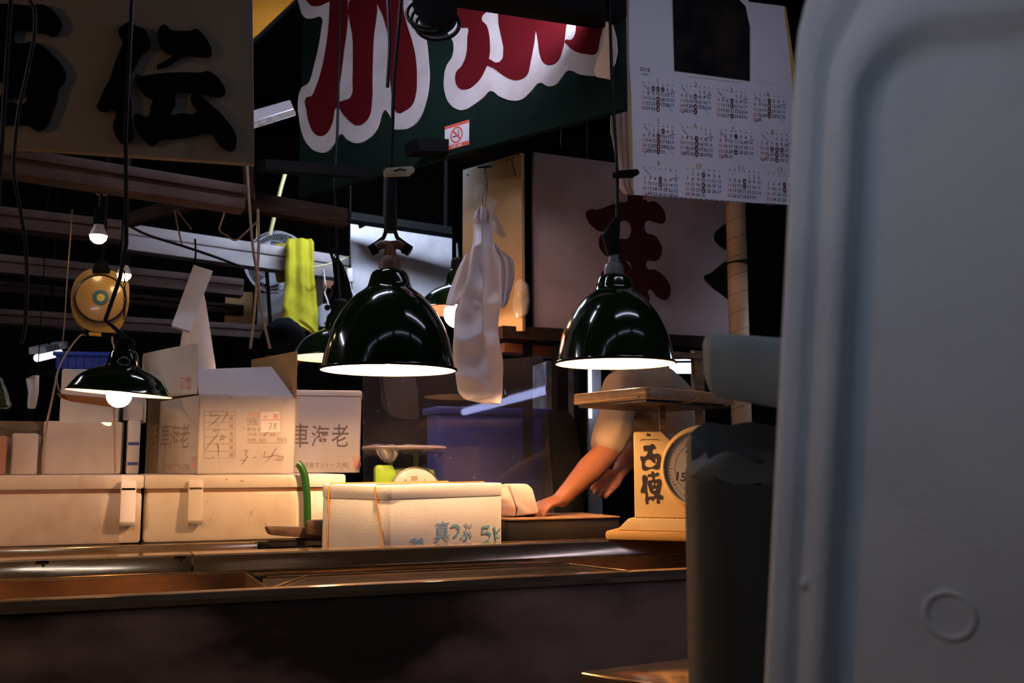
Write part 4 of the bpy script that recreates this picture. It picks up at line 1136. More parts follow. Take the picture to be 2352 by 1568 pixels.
# ---- second white box beyond it
ca = at(645, 1065, 3.62); cb = at(826, 1065, 3.66)
pX = Plane(V((ca.x, ca.y, 0)), V((cb.x - ca.x, cb.y - ca.y, 0)))
lX = (V((cb.x, cb.y, 0)) - V((ca.x, ca.y, 0))).length
zt, zb, zl = pX.hit(750, 896)[1], EYE - 0.0322, pX.hit(750, 909)[1]
t = thing('styrofoam_box', 'white foam box with brush writing right of the printed carton', 'box', pX.w(lX / 2, zb, -0.12), 'white foam boxes')
part('body', MB().prism(pX, [(0, zb), (lX, zb), (lX, zl - 0.001), (0, zl - 0.001)], -0.26, 0, 0.004), M['foam_dirty'], t)
part('lid', MB().prism(pX, [(-0.003, zl), (lX + 0.003, zl), (lX + 0.003, zt), (-0.003, zt)], -0.263, 0.003, 0.006), M['foam'], t)
mb = MB()
mb.text(pX, '車', 672, 972, 708, 1028); mb.text(pX, '海', 716, 976, 756, 1026); mb.text(pX, '老', 762, 974, 800, 1026)
part('brush_print', mb, M['ink_soft'], t, smooth=0)
part('maker_print', MB().text(pX, '鹿児島マリナーズ(株)', 686, 1061, 801, 1077), M['ink_pencil'], t, smooth=0)
mb = MB()
mb.text(pX, '鮮度', 809, 1046, 829, 1057)
mb.glyph(pX, [[(820 + 9.5 * math.cos(k * PI / 8), 1066 + 9.5 * math.sin(k * PI / 8)) for k in range(16)]], 0.0002, 0.0008)
part('red_seal', mb, M['ink_redsoft'], t, smooth=0)

# ---- boxes at the left
def foam_box(pxl, pyb, pxr, Y, yaw, ytop, depth, label, m='foam_dirty', zb=None, lid=0.0, name='styrofoam_box', cat='box', group='white foam boxes', stripes=None):
    a = at(pxl, 1065, Y)
    d = dirv(yaw)
    k = (pxr - 1176) / FPX
    L = (k * a.y - a.x) / (d.x - k * d.y)
    p_ = Plane(V((a.x, a.y, 0)), d)
    z1 = p_.hit(pxl, ytop)[1]
    z0 = zb if zb is not None else p_.hit(pxl, pyb)[1]
    t_ = thing(name, label, cat, p_.w(L / 2, z0, -depth / 2), group)
    zz = z1 - lid - (0.001 if lid else 0)
    part('body', MB().prism(p_, [(0, z0), (L, z0), (L, zz), (0, zz)], -depth, 0, 0.006), M[m], t_)
    if lid:
        part('lid', MB().prism(p_, [(-0.003, z1 - lid), (L + 0.003, z1 - lid), (L + 0.003, z1), (-0.003, z1)], -depth - 0.003, 0.003, 0.006), M[m], t_)
    if stripes:
        for y0_, y1_ in stripes:
            q0, q1_ = p_.hit(pxl, y0_)[1], p_.hit(pxl, y1_)[1]
            part('blue_stripe', MB().prism(p_, [(0.003, q1_), (L - 0.003, q1_), (L - 0.003, q0), (0.003, q0)], 0.0, 0.0015), M['striped'], t_)
    return t_, p_, L, z1
ct = EYE - 0.0322
b1, p1, L1, z1 = foam_box(96, 1090, 284, 3.12, 22.9, 966, 0.28, 'pale box behind the dusty guard under the stacked upper box', zb=ct)
b2, p2, L2, z2 = foam_box(290, 1090, 326, 3.23, 22.9, 964, 0.26, 'white box with two blue stripes between the guard and the carton', zb=ct, stripes=((1015, 1022), (1061, 1068)))
foam_box(24, 1090, 92, 3.05, 22.9, 994, 0.25, 'small pale box behind the left part of the dusty guard', zb=ct)
foam_box(-60, 1090, 20, 2.98, 22.9, 1000, 0.25, 'reddish brown tub behind the dusty guard at the left border', m='brown_red', zb=ct, name='plastic_tub', cat='tub', group=None)
b3, p3, L3, z3 = foam_box(130, 964, 272, 3.2, 18, 846, 0.3, 'white foam box stacked above the dusty guard behind the shallow lamp', zb=z1 + 0.001)
part('end_patch', MB().text(p3, '1Z', 104, 900, 116, 924), M['ink_pencil'], b3, smooth=0) if False else None
foam_box(277, 964, 330, 3.3, 18, 905, 0.25, 'small white foam box half hidden between shallow lamp and carton', zb=z2 + 0.001)

# blue crate behind, on a dark rack
pl = Plane(at(140, 846, 4.6), dirv(10))
rk = thing('rack', 'dark rack holding the blue crate behind the left boxes', 'rack', V((pl.p(180, 846).x, 4.9, 0)))
mb = MB()
za = pl.hit(140, 848)[1]
mb.obox(pl.w(-0.15, za - 0.03, -0.5), pl.x * 0.7, pl.n * 0.5, V((0, 0, 0.028)))
part('shelf', mb, M['black'], rk)
for a_, c_ in ((-0.13, -0.03), (0.52, -0.03), (-0.13, -0.47), (0.52, -0.47)):
    q = pl.w(a_, 0, c_); part('post', MB().obox((q.x - 0.02, q.y - 0.02, 0), (0.04, 0, 0), (0, 0.04, 0), (0, 0, q.z + za - 0.031)), M['black'], rk)
t = thing('plastic_crate', 'bright blue plastic crate beside a short glowing tube', 'crate', pl.w(0.12, za, -0.2))
mb = MB()
zc = pl.hit(140, 808)[1]
aR = pl.hit(252, 820)[0]; aL = pl.hit(128, 820)[0]
mb.prism(pl, [(aL, za), (aR, za), (aR, zc), (aL, zc)], -0.3, 0, 0.006)
part('body', mb, M['blue_crate'], t)
part('rim', MB().prism(pl, [(aL - 0.012, zc - 0.018), (aR + 0.012, zc - 0.018), (aR + 0.012, zc + 0.002), (aL - 0.012, zc + 0.002)], -0.312, 0.012, 0.004), M['blue_crate'], t)
mb = MB()
for k in range(7):
    a_ = aL + (aR - aL) * (k + 0.5) / 7
    mb.prism(pl, [(a_ - 0.004, za + 0.006), (a_ + 0.004, za + 0.006), (a_ + 0.004, zc - 0.02), (a_ - 0.004, zc - 0.02)], 0.0, 0.006)
part('rib', mb, M['blue_crate'], t)
# loose white sheet hanging at far left
pl = Plane(at(75, 900, 3.9), dirv(-20))
t = thing('paper_sheet', 'loose white sheet hanging in the dark beside the stacked upper box', 'paper', pl.p(75, 938))
part('sheet', MB().puff(pl, [(862, 84, 89), (868, 60, 90), (900, 66, 89), (930, 64, 84), (938, 66, 80)], 0.006, 0.012, 3, 2), M['paper'], t)
part('string', MB().tube([pl.p(86, 868, 0), V((pl.p(86, 868).x, pl.p(86, 868).y, 4.2))], 0.002, 6), M['black'], t)

# ---- green hose and wood scraps by the coolers
pts = [S(s_at(686, 0.962), 0.962, 0.002), S(s_at(694, 0.96), 0.96, -0.008), S(s_at(703, 0.958), 0.958, -0.035), S(s_at(708, 0.958), 0.958, -0.075), S(s_at(711, 0.957), 0.957, -0.12), S(s_at(713, 0.957), 0.957, -0.185), S(s_at(714, 0.957), 0.957, -0.225)]
def smooth_pts(pts, n=4):
    out = []
    for i in range(len(pts) - 1):
        a, b, c_, d = pts[max(i - 1, 0)], pts[i], pts[i + 1], pts[min(i + 2, len(pts) - 1)]
        for k in range(n):
            f = k / n
            out.append(0.5 * ((2 * b) + (c_ - a) * f + (2 * a - 5 * b + 4 * c_ - d) * f * f + (3 * b - a - 3 * c_ + d) * f ** 3))
    out.append(pts[-1])
    return out
solo('garden_hose', MB().tube(smooth_pts(pts), 0.0125, 14), M['hose'], 'short bright green hose standing up against the second cooler', 'hose')
pl = Plane(S(s_at(612, 0.86), 0.86, -0.262), U)
solo('wood_scrap', MB().prism(pl, [pl.hit(618, 1227), pl.hit(735, 1236), pl.hit(735, 1211), pl.hit(612, 1209), pl.hit(611, 1213)], -0.03, 0.03, 0.003), M['scrap'], 'dark flat wood scrap lying before the second cooler', 'wood', loc=None)
pl = Plane(S(s_at(702, 0.80), 0.80, -0.262), U)
solo('wood_scrap', MB().prism(pl, [pl.hit(704, 1228), pl.hit(760, 1234), pl.hit(760, 1193), pl.hit(709, 1194), pl.hit(703, 1200)], -0.025, 0.012, 0.006), M['scrap'], 'thicker round ended wood block beside the foam fish box', 'wood')

# ---- foam fish box with rubber bands
bc = at(888, 1065, 2.86); zb, zt = EYE - 0.2618, EYE - 0.0605
bd, be = dirv(49.5), dirv(139.5)
BW, BL, zs = 0.515, 0.298, EYE - 0.1025
bc = V((bc.x, bc.y, zb))
t = thing('fish_box', 'clean white foam fish box with blue marker writing and two rubber bands', 'box', bc + bd * BW / 2 + be * BL / 2)
def rbox(o, ax, ay, z0, z1, r, rz):
    """foam box with rounded upright corners and softened rims"""
    lx, ly = ax.length, ay.length
    x, y = ax.normalized(), ay.normalized()
    def ring(ins, z):
        out = []
        for cx_, cy_, a0_ in ((lx - r, ly - r, 0), (r, ly - r, 90), (r, r, 180), (lx - r, r, 270)):
            for k in range(6):
                a_ = math.radians(a0_ + 18 * k); rr_ = r - ins
                p_ = o + x * (cx_ + rr_ * math.cos(a_)) + y * (cy_ + rr_ * math.sin(a_))
                out.append(V((p_.x, p_.y, z)))
        return out
    return MB().rings([ring(rz, z0), ring(rz * 0.3, z0 + rz * 0.3), ring(0, z0 + rz), ring(0, z1 - rz), ring(rz * 0.3, z1 - rz * 0.3), ring(rz, z1)])
part('body', rbox(bc + bd * 0.002 + be * 0.002, bd * (BW - 0.004), be * (BL - 0.004), zb, zs - 0.0006, 0.022, 0.0015), M['foam'], t)
part('lid', rbox(bc, bd * BW, be * BL, zs, zt, 0.024, 0.006), M['foam'], t)
pb = Plane(V((bc.x, bc.y, 0)), bd)
pbl = Plane(V((bc.x, bc.y, 0)) , -be)
for tx, bx in ((757, 752), (862, 883)):
    a1, a2 = -pbl.hit(tx, 1118)[0], -pbl.hit(bx, 1245)[0]
    mk_ = lambda off, a_, z: V(((bc + bd * off + be * a_).x, (bc + bd * off + be * a_).y, z))
    pts = [mk_(-0.003, a2, zb + 0.006), mk_(-0.003, a1, zt - 0.008), mk_(0.006, a1, zt + 0.002), mk_(BW - 0.006, a1 * 0.8 + 0.05, zt + 0.002), mk_(BW + 0.003, a1 * 0.8 + 0.05, zt - 0.008), mk_(BW + 0.003, a2 * 0.8 + 0.05, zb + 0.006)]
    part('rubber_band', MB().tube(pts, 0.0022, 6), M['band'], t)
for ch_, x0_, y0_, x1_, y1_ in (('真', 1000, 1198, 1032, 1241), ('20', 945, 1236, 973, 1264), ('ぶ', 1058, 1201, 1084, 1239)):
    part('marker_writing', MB().text(pb, ch_, x0_, y0_, x1_, y1_), M['ink_blue'], t, smooth=0)
mb = MB()
mb.stroke(pb, [(1036, 1209), (1047, 1206), (1055, 1212), (1053, 1223), (1043, 1233)], [0.007, 0.008, 0.008, 0.008, 0.006])
part('marker_writing', mb, M['ink_teal'], t, smooth=0); mb = MB()
mb.stroke(pb, [(1124, 1209), (1109, 1210), (1108, 1224), (1118, 1221), (1127, 1228), (1122, 1240), (1109, 1247)], 0.0085)
mb.stroke(pb, [(1109, 1247.5), (1124, 1247)], 0.004)
part('marker_writing', mb, M['ink_teal'], t, smooth=0); mb = MB()
mb.stroke(pb, [(1135, 1209), (1140, 1238)], 0.008); mb.stroke(pb, [(1149, 1213), (1139, 1224), (1148, 1233)], 0.0055)
part('marker_writing', mb, M['ink_teal'], t, smooth=0)
mb = MB()
mb.prism(Plane(V((bc.x, bc.y, zt)), bd, be), [(0.14, 0.02), (0.3, 0.015), (0.32, 0.12), (0.16, 0.13)], 0.0003, 0.001)
part('lid_sticker', mb, M['paper'], t)

# ---- small green dial scale with wrapped plate
sc = at(925, 1065, 3.5)
z0 = EYE - 0.24 + 0.0006
t = thing('kitchen_scale', 'small lime green dial scale with a film wrapped plate', 'scale', V((sc.x, sc.y, z0)))
ang = 14
pz = EYE + 0.048
part('housing', MB().cbox((sc.x + 0.005, sc.y + 0.02, z0), 0.2, 0.15, 0.225, ang, 0.02), M['dkgreen'], t)
pk = Plane(V((sc.x, sc.y - 0.062, 0)) , dirv(ang))
part('side_cheek', MB().prism(pk, [pk.hit(861, 1150), pk.hit(905, 1150), pk.hit(912, 1090), pk.hit(902, 1068), pk.hit(868, 1067), pk.hit(862, 1074)], -0.06, 0.002, 0.006), M['lime'], t)
dc = pk.p(953, 1133, 0.01)
part('dial', MB().lathe([(0.0, 0.008), (0.077, 0.008), (0.086, 0.004), (0.088, -0.004), (0.083, -0.02)], dc, pk.n, 40), M['dial_white'], t)
part('dial_rim', MB().lathe([(0.086, 0.006), (0.091, 0.005), (0.091, -0.01), (0.085, -0.012)], dc, pk.n, 40), M['steeldk'], t)
pq = Plane(dc, pk.x)
mb = MB(); mb.text(pq, '20', 943, 1093, 958, 1103, c=0.0095); mb.text(pq, '18', 927, 1100, 933, 1107, c=0.0095); mb.text(pq, '2', 972, 1100, 976, 1106, c=0.0095)
part('dial_numbers', mb, M['rust'], t, smooth=0)
for dx in (-0.045, 0.045):
    mb = MB()
    q = V((sc.x, sc.y + 0.02, 0)) + dirv(ang) * dx
    mb.obox((q.x - 0.008, q.y - 0.008, z0 + 0.222), (0.016, 0, 0), (0, 0.016, 0), (0, 0, pz - z0 - 0.220))
    part('plate_arm', mb, M['dkgreen'], t)
R = 97 / FPX * 3.5
part('plate', MB().lathe([(0.001, 0.0), (R * 0.5, 0.001), (R * 0.97, 0.004), (R, 0.007), (R * 0.97, 0.0085), (R * 0.5, 0.006), (0.001, 0.005)], V((sc.x + 0.003, sc.y + 0.02, pz)), (0.0, 0.02, 1), 48), M['fish_paper'], t)
rings_ = []
for j, (rad, h, nz) in enumerate(((0.3, 0.014, 0.0), (0.75, 0.017, 0.006), (0.98, 0.014, 0.006), (1.012, 0.004, 0.003), (0.97, -0.004, 0.006), (0.8, -0.014, 0.03))):
    ring = []
    for k in range(64):
        a_ = 2 * PI * k / 64
        w_ = noise.noise(V((math.cos(a_) * 5, math.sin(a_) * 5, j * 0.7)))
        ring.append(V((sc.x + 0.003 + math.cos(a_) * R * (rad + nz * w_ * 2), sc.y + 0.02 + math.sin(a_) * R * (rad + nz * w_ * 2), pz + h + nz * w_)))
    rings_.append(ring)
part('cling_wrap', MB().rings(rings_, cap=False), M['film'], t)
pq_ = Plane(V((sc.x, sc.y - R * 0.62, 0)), dirv(8))
part('film_tail', MB().puff(pq_, [(1030, 865, 905), (1042, 868, 914), (1054, 876, 908), (1062, 884, 900)], 0.01, 0.008, 6, 1, n=30, rough=0.012, nr=20), M['film'], t)

# ---- chopping board block and wrapped fish
pl = Plane(S(s_at(1140, 0.745), 0.745, -0.262), U)
zT = EYE - 0.176
bL_, bR_ = pl.hit(1160, 1200)[0], s_at(1420, 0.745) - s_at(1140, 0.745)
bb0 = EYE - 0.2617 - pl.o.z
t = thing('chopping_board', 'thick black chopping board block under the wrapped fish', 'board', pl.w((bL_ + bR_) / 2, bb0, -0.14))
part('block', MB().prism(pl, [(bL_, bb0), (bR_, bb0), (bR_, zT - pl.o.z - 0.008), (bL_, zT - pl.o.z - 0.008)], -0.28, 0, 0.004), M['board'], t)
part('top_board', MB().prism(pl, [(bL_ - 0.004, zT - pl.o.z - 0.0075), (bR_, zT - pl.o.z - 0.0075), (bR_, zT - pl.o.z), (bL_ - 0.004, zT - pl.o.z)], -0.284, 0.004, 0.003), M['brown_wood'], t)
fa = at(1197, 1185, 3.36)
fa = V((fa.x, fa.y, zT + 0.0005))
fx, fy = dirv(-32), dirv(58)      # fx runs along the block towards its cut end's right edge
t = thing('wrapped_fish', 'block of pale fish half wrapped in white paper under the hand', 'fish', fa + fy * 0.08)
pf = Plane(at(1197, 1185, 3.36), dirv(12))
face = [pf.hit(1150, 1183), pf.hit(1183, 1186), pf.hit(1187, 1168), pf.hit(1178, 1140), pf.hit(1168, 1114), pf.hit(1150, 1111)]
part('cut_face', MB().prism(pf, face, -0.05, 0.0, 0.004), M['tuna'], t)
pf2 = Plane(at(1205, 1185, 3.37), dirv(12))
part('paper', MB().prism(pf2, [pf2.hit(1182, 1185), pf2.hit(1234, 1179), pf2.hit(1235, 1172), pf2.hit(1222, 1122), pf2.hit(1210, 1111), pf2.hit(1166, 1112), pf2.hit(1177, 1138), pf2.hit(1188, 1170)], -0.09, 0.012, 0.006), M['fish_paper'], t)

# ---- large cream scale
Q = Plane(at(1457, 1195, 3.0), dirv(-19))
bz = EYE - 0.222
t = thing('platform_scale', 'large cream dial scale with black brush characters on its front', 'scale', V((Q.w(0.2, 0).x, Q.w(0.2, 0).y, bz)))
RX = 0.40
def qh(x, y): return Q.hit(x, y)
yb0 = Q.hit(1457, 1192)[1]
z_base = bz - Q.o.z
h1 = Q.hit(1400, 1216)[1]
aB = Q.hit(1398, 1230)[0]
part('wooden_base', MB().prism(Q, [(aB, z_base), (RX + 0.09, z_base), (RX + 0.09, h1), (aB, h1)], -0.25, 0.045, 0.008), M['scale_wood'], t)
part('foot_plate', MB().prism(Q, [(aB + 0.03, h1 + 0.0005), (RX + 0.06, h1 + 0.0005), (RX + 0.02, yb0 + 0.004), (-0.012, yb0 + 0.004)], -0.22, 0.025, 0.004), M['scale_cream'], t)
tp = Q.hit(1457, 991)[1]
part('body', MB().prism(Q, [(0, yb0 + 0.003), (RX, yb0 + 0.003), (RX, tp), (RX - 0.08, tp), (RX - 0.11, tp - 0.03), (0.115, tp - 0.03), (0.085, tp), (0, tp)], -0.2, 0.0, 0.006), M['scale_cream'], t)
mb = MB()
for k in range(26):
    a_ = 0.004 + k * 0.0075
    w_ = 0.003 + 0.004 * abs(noise.noise(V((k * 0.9, 1.2, 0))))
    mb.prism(Q, [(a_, yb0 + 0.002), (a_ + 0.007, yb0 + 0.002), (a_ + 0.005, yb0 + 0.003 + w_), (a_ + 0.001, yb0 + 0.003 + w_)], 0.0, 0.001)
part('rust_seam', mb, M['rust'], t)
dcx = Q.hit(1616, 1076); dR = (1616 - 1531) / FPX * 2.93
part('dial_ring', MB().lathe([(dR, 0.032), (dR + 0.004, 0.034), (dR + 0.012, 0.02), (dR + 0.018, 0.0)], Q.w(*dcx), Q.n, 64), M['scale_cream'], t)
d_ = part('dial', MB().lathe([(0.0005, 0.026), (dR, 0.026)], Q.w(*dcx), Q.n, 64), M['dial_white'], t)
mb = MB()
for k in range(60):
    a_ = 2 * PI * k / 60
    r0 = dR * (0.84 if k % 5 else 0.78); r1 = dR * 0.9
    u_ = (math.sin(a_), math.cos(a_)); n_ = (math.cos(a_) * 0.0006, -math.sin(a_) * 0.0006)
    mb.poly([Q.w(dcx[0] + u_[0] * r + n_[0] * s_, dcx[1] + u_[1] * r + n_[1] * s_, 0.0266) for r, s_ in ((r0, -1), (r0, 1), (r1, 1), (r1, -1))])
for k, txt in ((0, '0'), (1, '5'), (2, '10'), (3, '15'), (4, '20')):
    a_ = {0: 0, 1: 72, 2: 144, 3: -110, 4: -28}[k]
    a_ = math.radians(a_)
    mb.text_at(Q, txt, dcx[0] + math.sin(a_) * dR * 0.60, dcx[1] + math.cos(a_) * dR * 0.60, 0.036, c=0.0266, ang=-0.15)
part('dial_marks', mb, M['ink'], d_, smooth=0)
part('dial_circle', MB().lathe([(dR * 0.72, 0.0264), (dR * 0.735, 0.0264)], Q.w(*dcx), Q.n, 64), M['ink_pencil'], d_, smooth=0)
part('dial_glass', MB().lathe([(0.0005, 0.033), (dR, 0.031)], Q.w(*dcx), Q.n, 48), M['glass'], t)
def q6(pts):
    return [(x / 5.408 + 1440, y / 5.408 + 960) for x, y in pts]
n_o = [(205, 350), (290, 335), (308, 318), (352, 360), (355, 380), (325, 385), (320, 440), (390, 440), (420, 480), (415, 600), (390, 635), (300, 625), (205, 648), (185, 560), (175, 470), (200, 478), (245, 455), (250, 405), (215, 410), (208, 385)]
n_h = [(222, 545), (262, 510), (290, 520), (320, 545), (345, 560), (355, 500), (350, 580), (225, 590)]
d_l = [(208, 705), (250, 730), (245, 800), (248, 900), (262, 985), (265, 1025), (248, 1070), (228, 1030), (220, 930), (180, 930), (195, 820)]
d_r = [(262, 700), (300, 690), (310, 660), (335, 670), (340, 690), (385, 675), (390, 715), (345, 725), (345, 760), (410, 755), (428, 790), (415, 880), (410, 920), (400, 945), (440, 960), (447, 985), (440, 1010), (405, 1010), (400, 1060), (370, 1050), (368, 1000), (330, 1010), (322, 1030), (300, 1005), (265, 1010), (268, 980), (340, 960), (300, 930), (285, 905), (270, 860), (262, 780), (310, 765), (310, 730), (265, 730)]
d_h1 = [(310, 800), (330, 800), (330, 830), (312, 830)]; d_h2 = [(352, 805), (372, 808), (370, 835), (352, 835)]; d_h3 = [(318, 880), (360, 880), (360, 892), (318, 890)]
mb = MB(); mb.glyph(Q, [q6(n_o), q6(n_h)], 0.0, 0.0012)
part('brush_character', mb, M['ink'], t, smooth=0)
mb = MB(); mb.glyph(Q, [q6(d_l)], 0.0, 0.0012); mb.glyph(Q, [q6(d_r), q6(d_h1), q6(d_h2), q6(d_h3)], 0.0, 0.0013)
part('brush_character', mb, M['ink'], t, smooth=0)
mb = MB(); e_ = Q.p(1488, 998, 0); mb.lathe([(0.0045, 0), (0.0045, 0.003), (0.001, 0.004)], e_, Q.n, 12)
part('screw', mb, M['rust'], t)
part('embossed_line', MB().stroke(Q, [(1470, 1012), (1474, 1009), (1512, 1009), (1515, 1012)], 0.002, 0.0012), M['rust'], t, smooth=0)
part('knob', MB().lathe([(0.014, 0), (0.016, 0.02), (0.008, 0.03)], Q.w(0.17, tp - 0.031, -0.1), (0, 0, 1), 16, cap=True), M['brass_case'], t)
# tray on posts
tc_ = at(1489, 888, 2.76); zt0, zt1 = EYE + 0.180, EYE + 0.2135
e1, e2 = (at(1313, 905, 3.08) - at(1489, 888, 2.76)), (at(1690, 903, 3.08) - at(1489, 888, 2.76))
e1 = V((e1.x, e1.y, 0)); e2 = V((e2.x, e2.y, 0))
o_ = V((tc_.x, tc_.y, 0))
pT = Plane(V((0, 0, zt0)), (1, 0, 0), (0, 1, 0))
outl = []
for p_, qn, qp in ((o_, e1, e2), (o_ + e1, e2, -e1), (o_ + e1 + e2, -e1, -e2), (o_ + e2, -e2, e1)):
    outl.append((p_ + qp.normalized() * 0.012).xy); outl.append((p_ + qn.normalized() * 0.012).xy)
hh_ = zt1 - zt0
part('tray', MB().prism(pT, [tuple(v) for v in outl], 0.0, hh_, 0.004), M['tray'], t)
ins = [tuple((V((*v, 0)) * 0.94 + (o_ + e1 / 2 + e2 / 2) * 0.06).xy) for v in outl]
part('tray_underside', MB().prism(pT, ins, -0.008, 0.001), M['board'], t)
part('film_fold', MB().tube([(o_ + e1 * 0.12 + V((0, -0.006, zt0 + 0.006))), (o_ + e1 * 0.86 + V((-0.004, -0.004, zt0 + 0.004)))], 0.003, 6), M['scale_wood'], t)
mb = MB()
w0 = o_ + e2 * 0.52
mb.tube(smooth_pts([w0 + V((0.004, -0.003, zt1)), w0 + V((0.004, -0.006, zt0 + 0.014)), o_ + e2 * 0.42 + V((0, 0.01, zt0 - 0.003)), o_ + e2 * 0.1 + V((-0.02, 0.05, zt0 - 0.006)), o_ + e2 * 0.0 + e1 * 0.2 + V((0.0, 0.02, zt0 - 0.006))]), 0.0022, 6)
part('tie_band', mb, M['band'], t); mb = MB()
mb.tube(smooth_pts([o_ + e2 * 0.98 + V((0, 0, zt0 + 0.005)), o_ + e2 * 0.85 + V((0, 0.02, zt0 - 0.004)), o_ + e2 * 0.7 + V((0, 0.05, zt0 - 0.007))]), 0.0022, 6)
part('tie_band', mb, M['band'], t)
for px in (1515, 1600):
    a_, b_ = Q.hit(px, 1000)
    q0 = Q.w(a_, tp - 0.02 - (0.012 if px == 1600 else 0), -0.05)
    part('tray_post', MB().obox(q0 - V((0.009, 0.009, 0)), (0.018, 0, 0), (0, 0.018, 0), (0, 0, zt0 - 0.006 - q0.z)), M['brown_wood'], t)

# ================================================================ HANGING THINGS
pH = Plane(at(1100, 700, 3.3), dirv(6))
def q5(rows):
    return [(y / 3.017 + 420, a / 3.017 + 1000, b / 3.017 + 1000) for y, a, b in rows]
t = thing('plastic_bag_bundle', 'bundle of white plastic carrier bags hanging by its knot from the end board', 'bags', pH.p(1100, 925))
part('bag_column', MB().puff(pH, q5([(250, 285, 365), (275, 268, 372), (300, 262, 395), (400, 260, 400), (460, 245, 405), (600, 215, 420), (700, 192, 425), (800, 168, 435), (880, 138, 440), (1000, 125, 440), (1150, 122, 455), (1300, 140, 470), (1400, 152, 468), (1450, 158, 466), (1500, 205, 458), (1528, 330, 452)]), 0.016, 0.004, 1.6, 1.0, n=48, rough=0.016, nr=110), M['tissue'], t)
pHf = Plane(pH.o + pH.n * 0.026, pH.x)
part('front_fold', MB().puff(pHf, q5([(290, 268, 318), (400, 264, 322), (600, 228, 328), (800, 180, 332), (900, 140, 330), (1050, 124, 336), (1200, 124, 362), (1330, 142, 378), (1440, 160, 388), (1480, 200, 384), (1498, 220, 300)]), 0.014, 0.004, 1.4, 4.0, n=44, rough=0.016, nr=100), M['tissue'], t)
part('handle_flap', MB().puff(pH, q5([(505, 208, 235), (540, 188, 232), (600, 152, 218), (700, 112, 208), (780, 82, 185), (830, 68, 150), (852, 66, 128)]), 0.022, 0.004, 2, 2.0, rough=0.012, nr=50), M['tissue'], t)
part('handle_roll', MB().puff(pH, q5([(435, 398, 412), (470, 398, 440), (505, 402, 490), (540, 410, 535), (580, 416, 548), (650, 420, 546), (720, 425, 532), (790, 430, 512), (840, 436, 500), (866, 442, 478)]), 0.032, 0.012, 4, 0.5, n=64, rough=0.01, nr=60), M['tissue'], t)
part('knot', MB().puff(pH, q5([(180, 300, 340), (200, 278, 372), (235, 268, 380), (262, 262, 372), (285, 280, 368)]), 0.03, 0.01, 5, 2.5, rough=0.012), M['tissue'], t)
part('clear_wrapper', MB().puff(pH, q5([(25, 308, 322), (60, 275, 345), (100, 268, 380), (150, 285, 440), (190, 310, 410), (230, 340, 420), (300, 385, 460), (370, 470, 490)]), 0.02, 0.014, 6, 1.5, n=40, rough=0.03, nr=50), M['film'], t)
part('hanging_wire', MB().tube([pH.p(1112, 490, 0.01), pH.p(1108, 455, 0.0), pE.p(1116, 400, 0.01), pE.p(1116, 386, 0.006)], 0.0014, 6), M['black'], t)

# ---- hanging round scale with its wire harness
c = at(231, 686, 3.5)
pd_ = Plane(c, dirv(24))
t = thing('hanging_scale', 'round ochre hanging dial scale with a blue and yellow centre', 'scale', at(231, 762, 3.5))
kx = 3.5 / FPX
ol = [(-62, 20), (-62, -15), (-50, -50), (-28, -72), (10, -78), (38, -74), (56, -40), (62, 10), (52, 55), (30, 66), (-20, 70), (-48, 52)]
mb = MB(); mb.glyph(pd_, [[(a * kx, b * kx) for a, b in ol]], -0.09, 0.0, px=False)
part('case', mb, M['brass_case'], t)
rx = 0.083
part('dial_ring', MB().lathe([(rx * 0.96, 0.008), (rx * 1.0, 0.016), (rx * 1.04, 0.012), (rx * 1.05, -0.002)], pd_.w(0, 0.0, 0), pd_.n, 56, sx=1.0), M['board'], t)
part('dial', MB().lathe([(0.0005, 0.016), (rx * 0.5, 0.015), (rx * 0.97, 0.010)], pd_.w(0, 0, 0), pd_.n, 56), M['dial_tan'], t)
part('blue_ring', MB().lathe([(0.0135, 0.0172), (0.027, 0.0168)], pd_.w(0, 0.002, 0), pd_.n, 32), M['blue'], t)
part('yellow_centre', MB().lathe([(0.0005, 0.0176), (0.0135, 0.0174)], pd_.w(0, 0.002, 0), pd_.n, 32), M['yellow'], t)
mb = MB(); mb.puff(pd_, [(600, 222, 244), (608, 216, 250), (620, 212, 254), (628, 214, 252)], 0.02)
mb.tube([pd_.p(232, 604, 0), pd_.p(240, 560, 0), V((pd_.p(240, 560).x, 3.5, 4.2))], 0.006)
part('hanger', mb, M['black'], t)
part('tag', MB().quad_px(pd_, [(204, 763), (232, 765), (232, 773), (204, 771)], 0, 0.012), M['yellow_tag'], t)
part('hook_block', MB().quad_px(pd_, [(196, 752), (262, 754), (258, 778), (200, 776)], -0.03, -0.004), M['black'], t)
pw = Plane(at(190, 850, 3.0), dirv(0))
mb = MB()
mb.tube(smooth_pts([at(196, 770, 3.48), at(185, 770, 3.4), at(160, 800, 3.3), at(142, 830, 3.2), at(131, 860, 3.1), at(132, 885, 3.02), at(140, 905, 3.0)]), 0.003, 6)
mb.tube(smooth_pts([at(258, 774, 3.48), at(258, 784, 3.4), at(262, 800, 3.3), at(272, 870, 3.1), at(266, 925, 3.0)]), 0.003, 6)
part('wire_bail', mb, M['twine'], t)
mb = MB(); mb.puff(pw, [(903, 131, 137), (906, 132, 160), (914, 140, 250), (922, 165, 264), (930, 225, 266), (934, 250, 264)], 0.008)
part('spreader_bar', mb, M['rust'], t)
mb = MB()
mb.tube([at(131, 858, 3.08), at(121, 910, 2.95), at(108, 970, 2.87), at(99, 1040, 2.86), at(97, 1085, 2.86)], 0.0032, 6)
mb.tube([at(262, 930, 3.0), at(263, 965, 2.87), at(265, 1085, 2.86)], 0.0032, 6)
part('pan_string', mb, M['twine'], t)

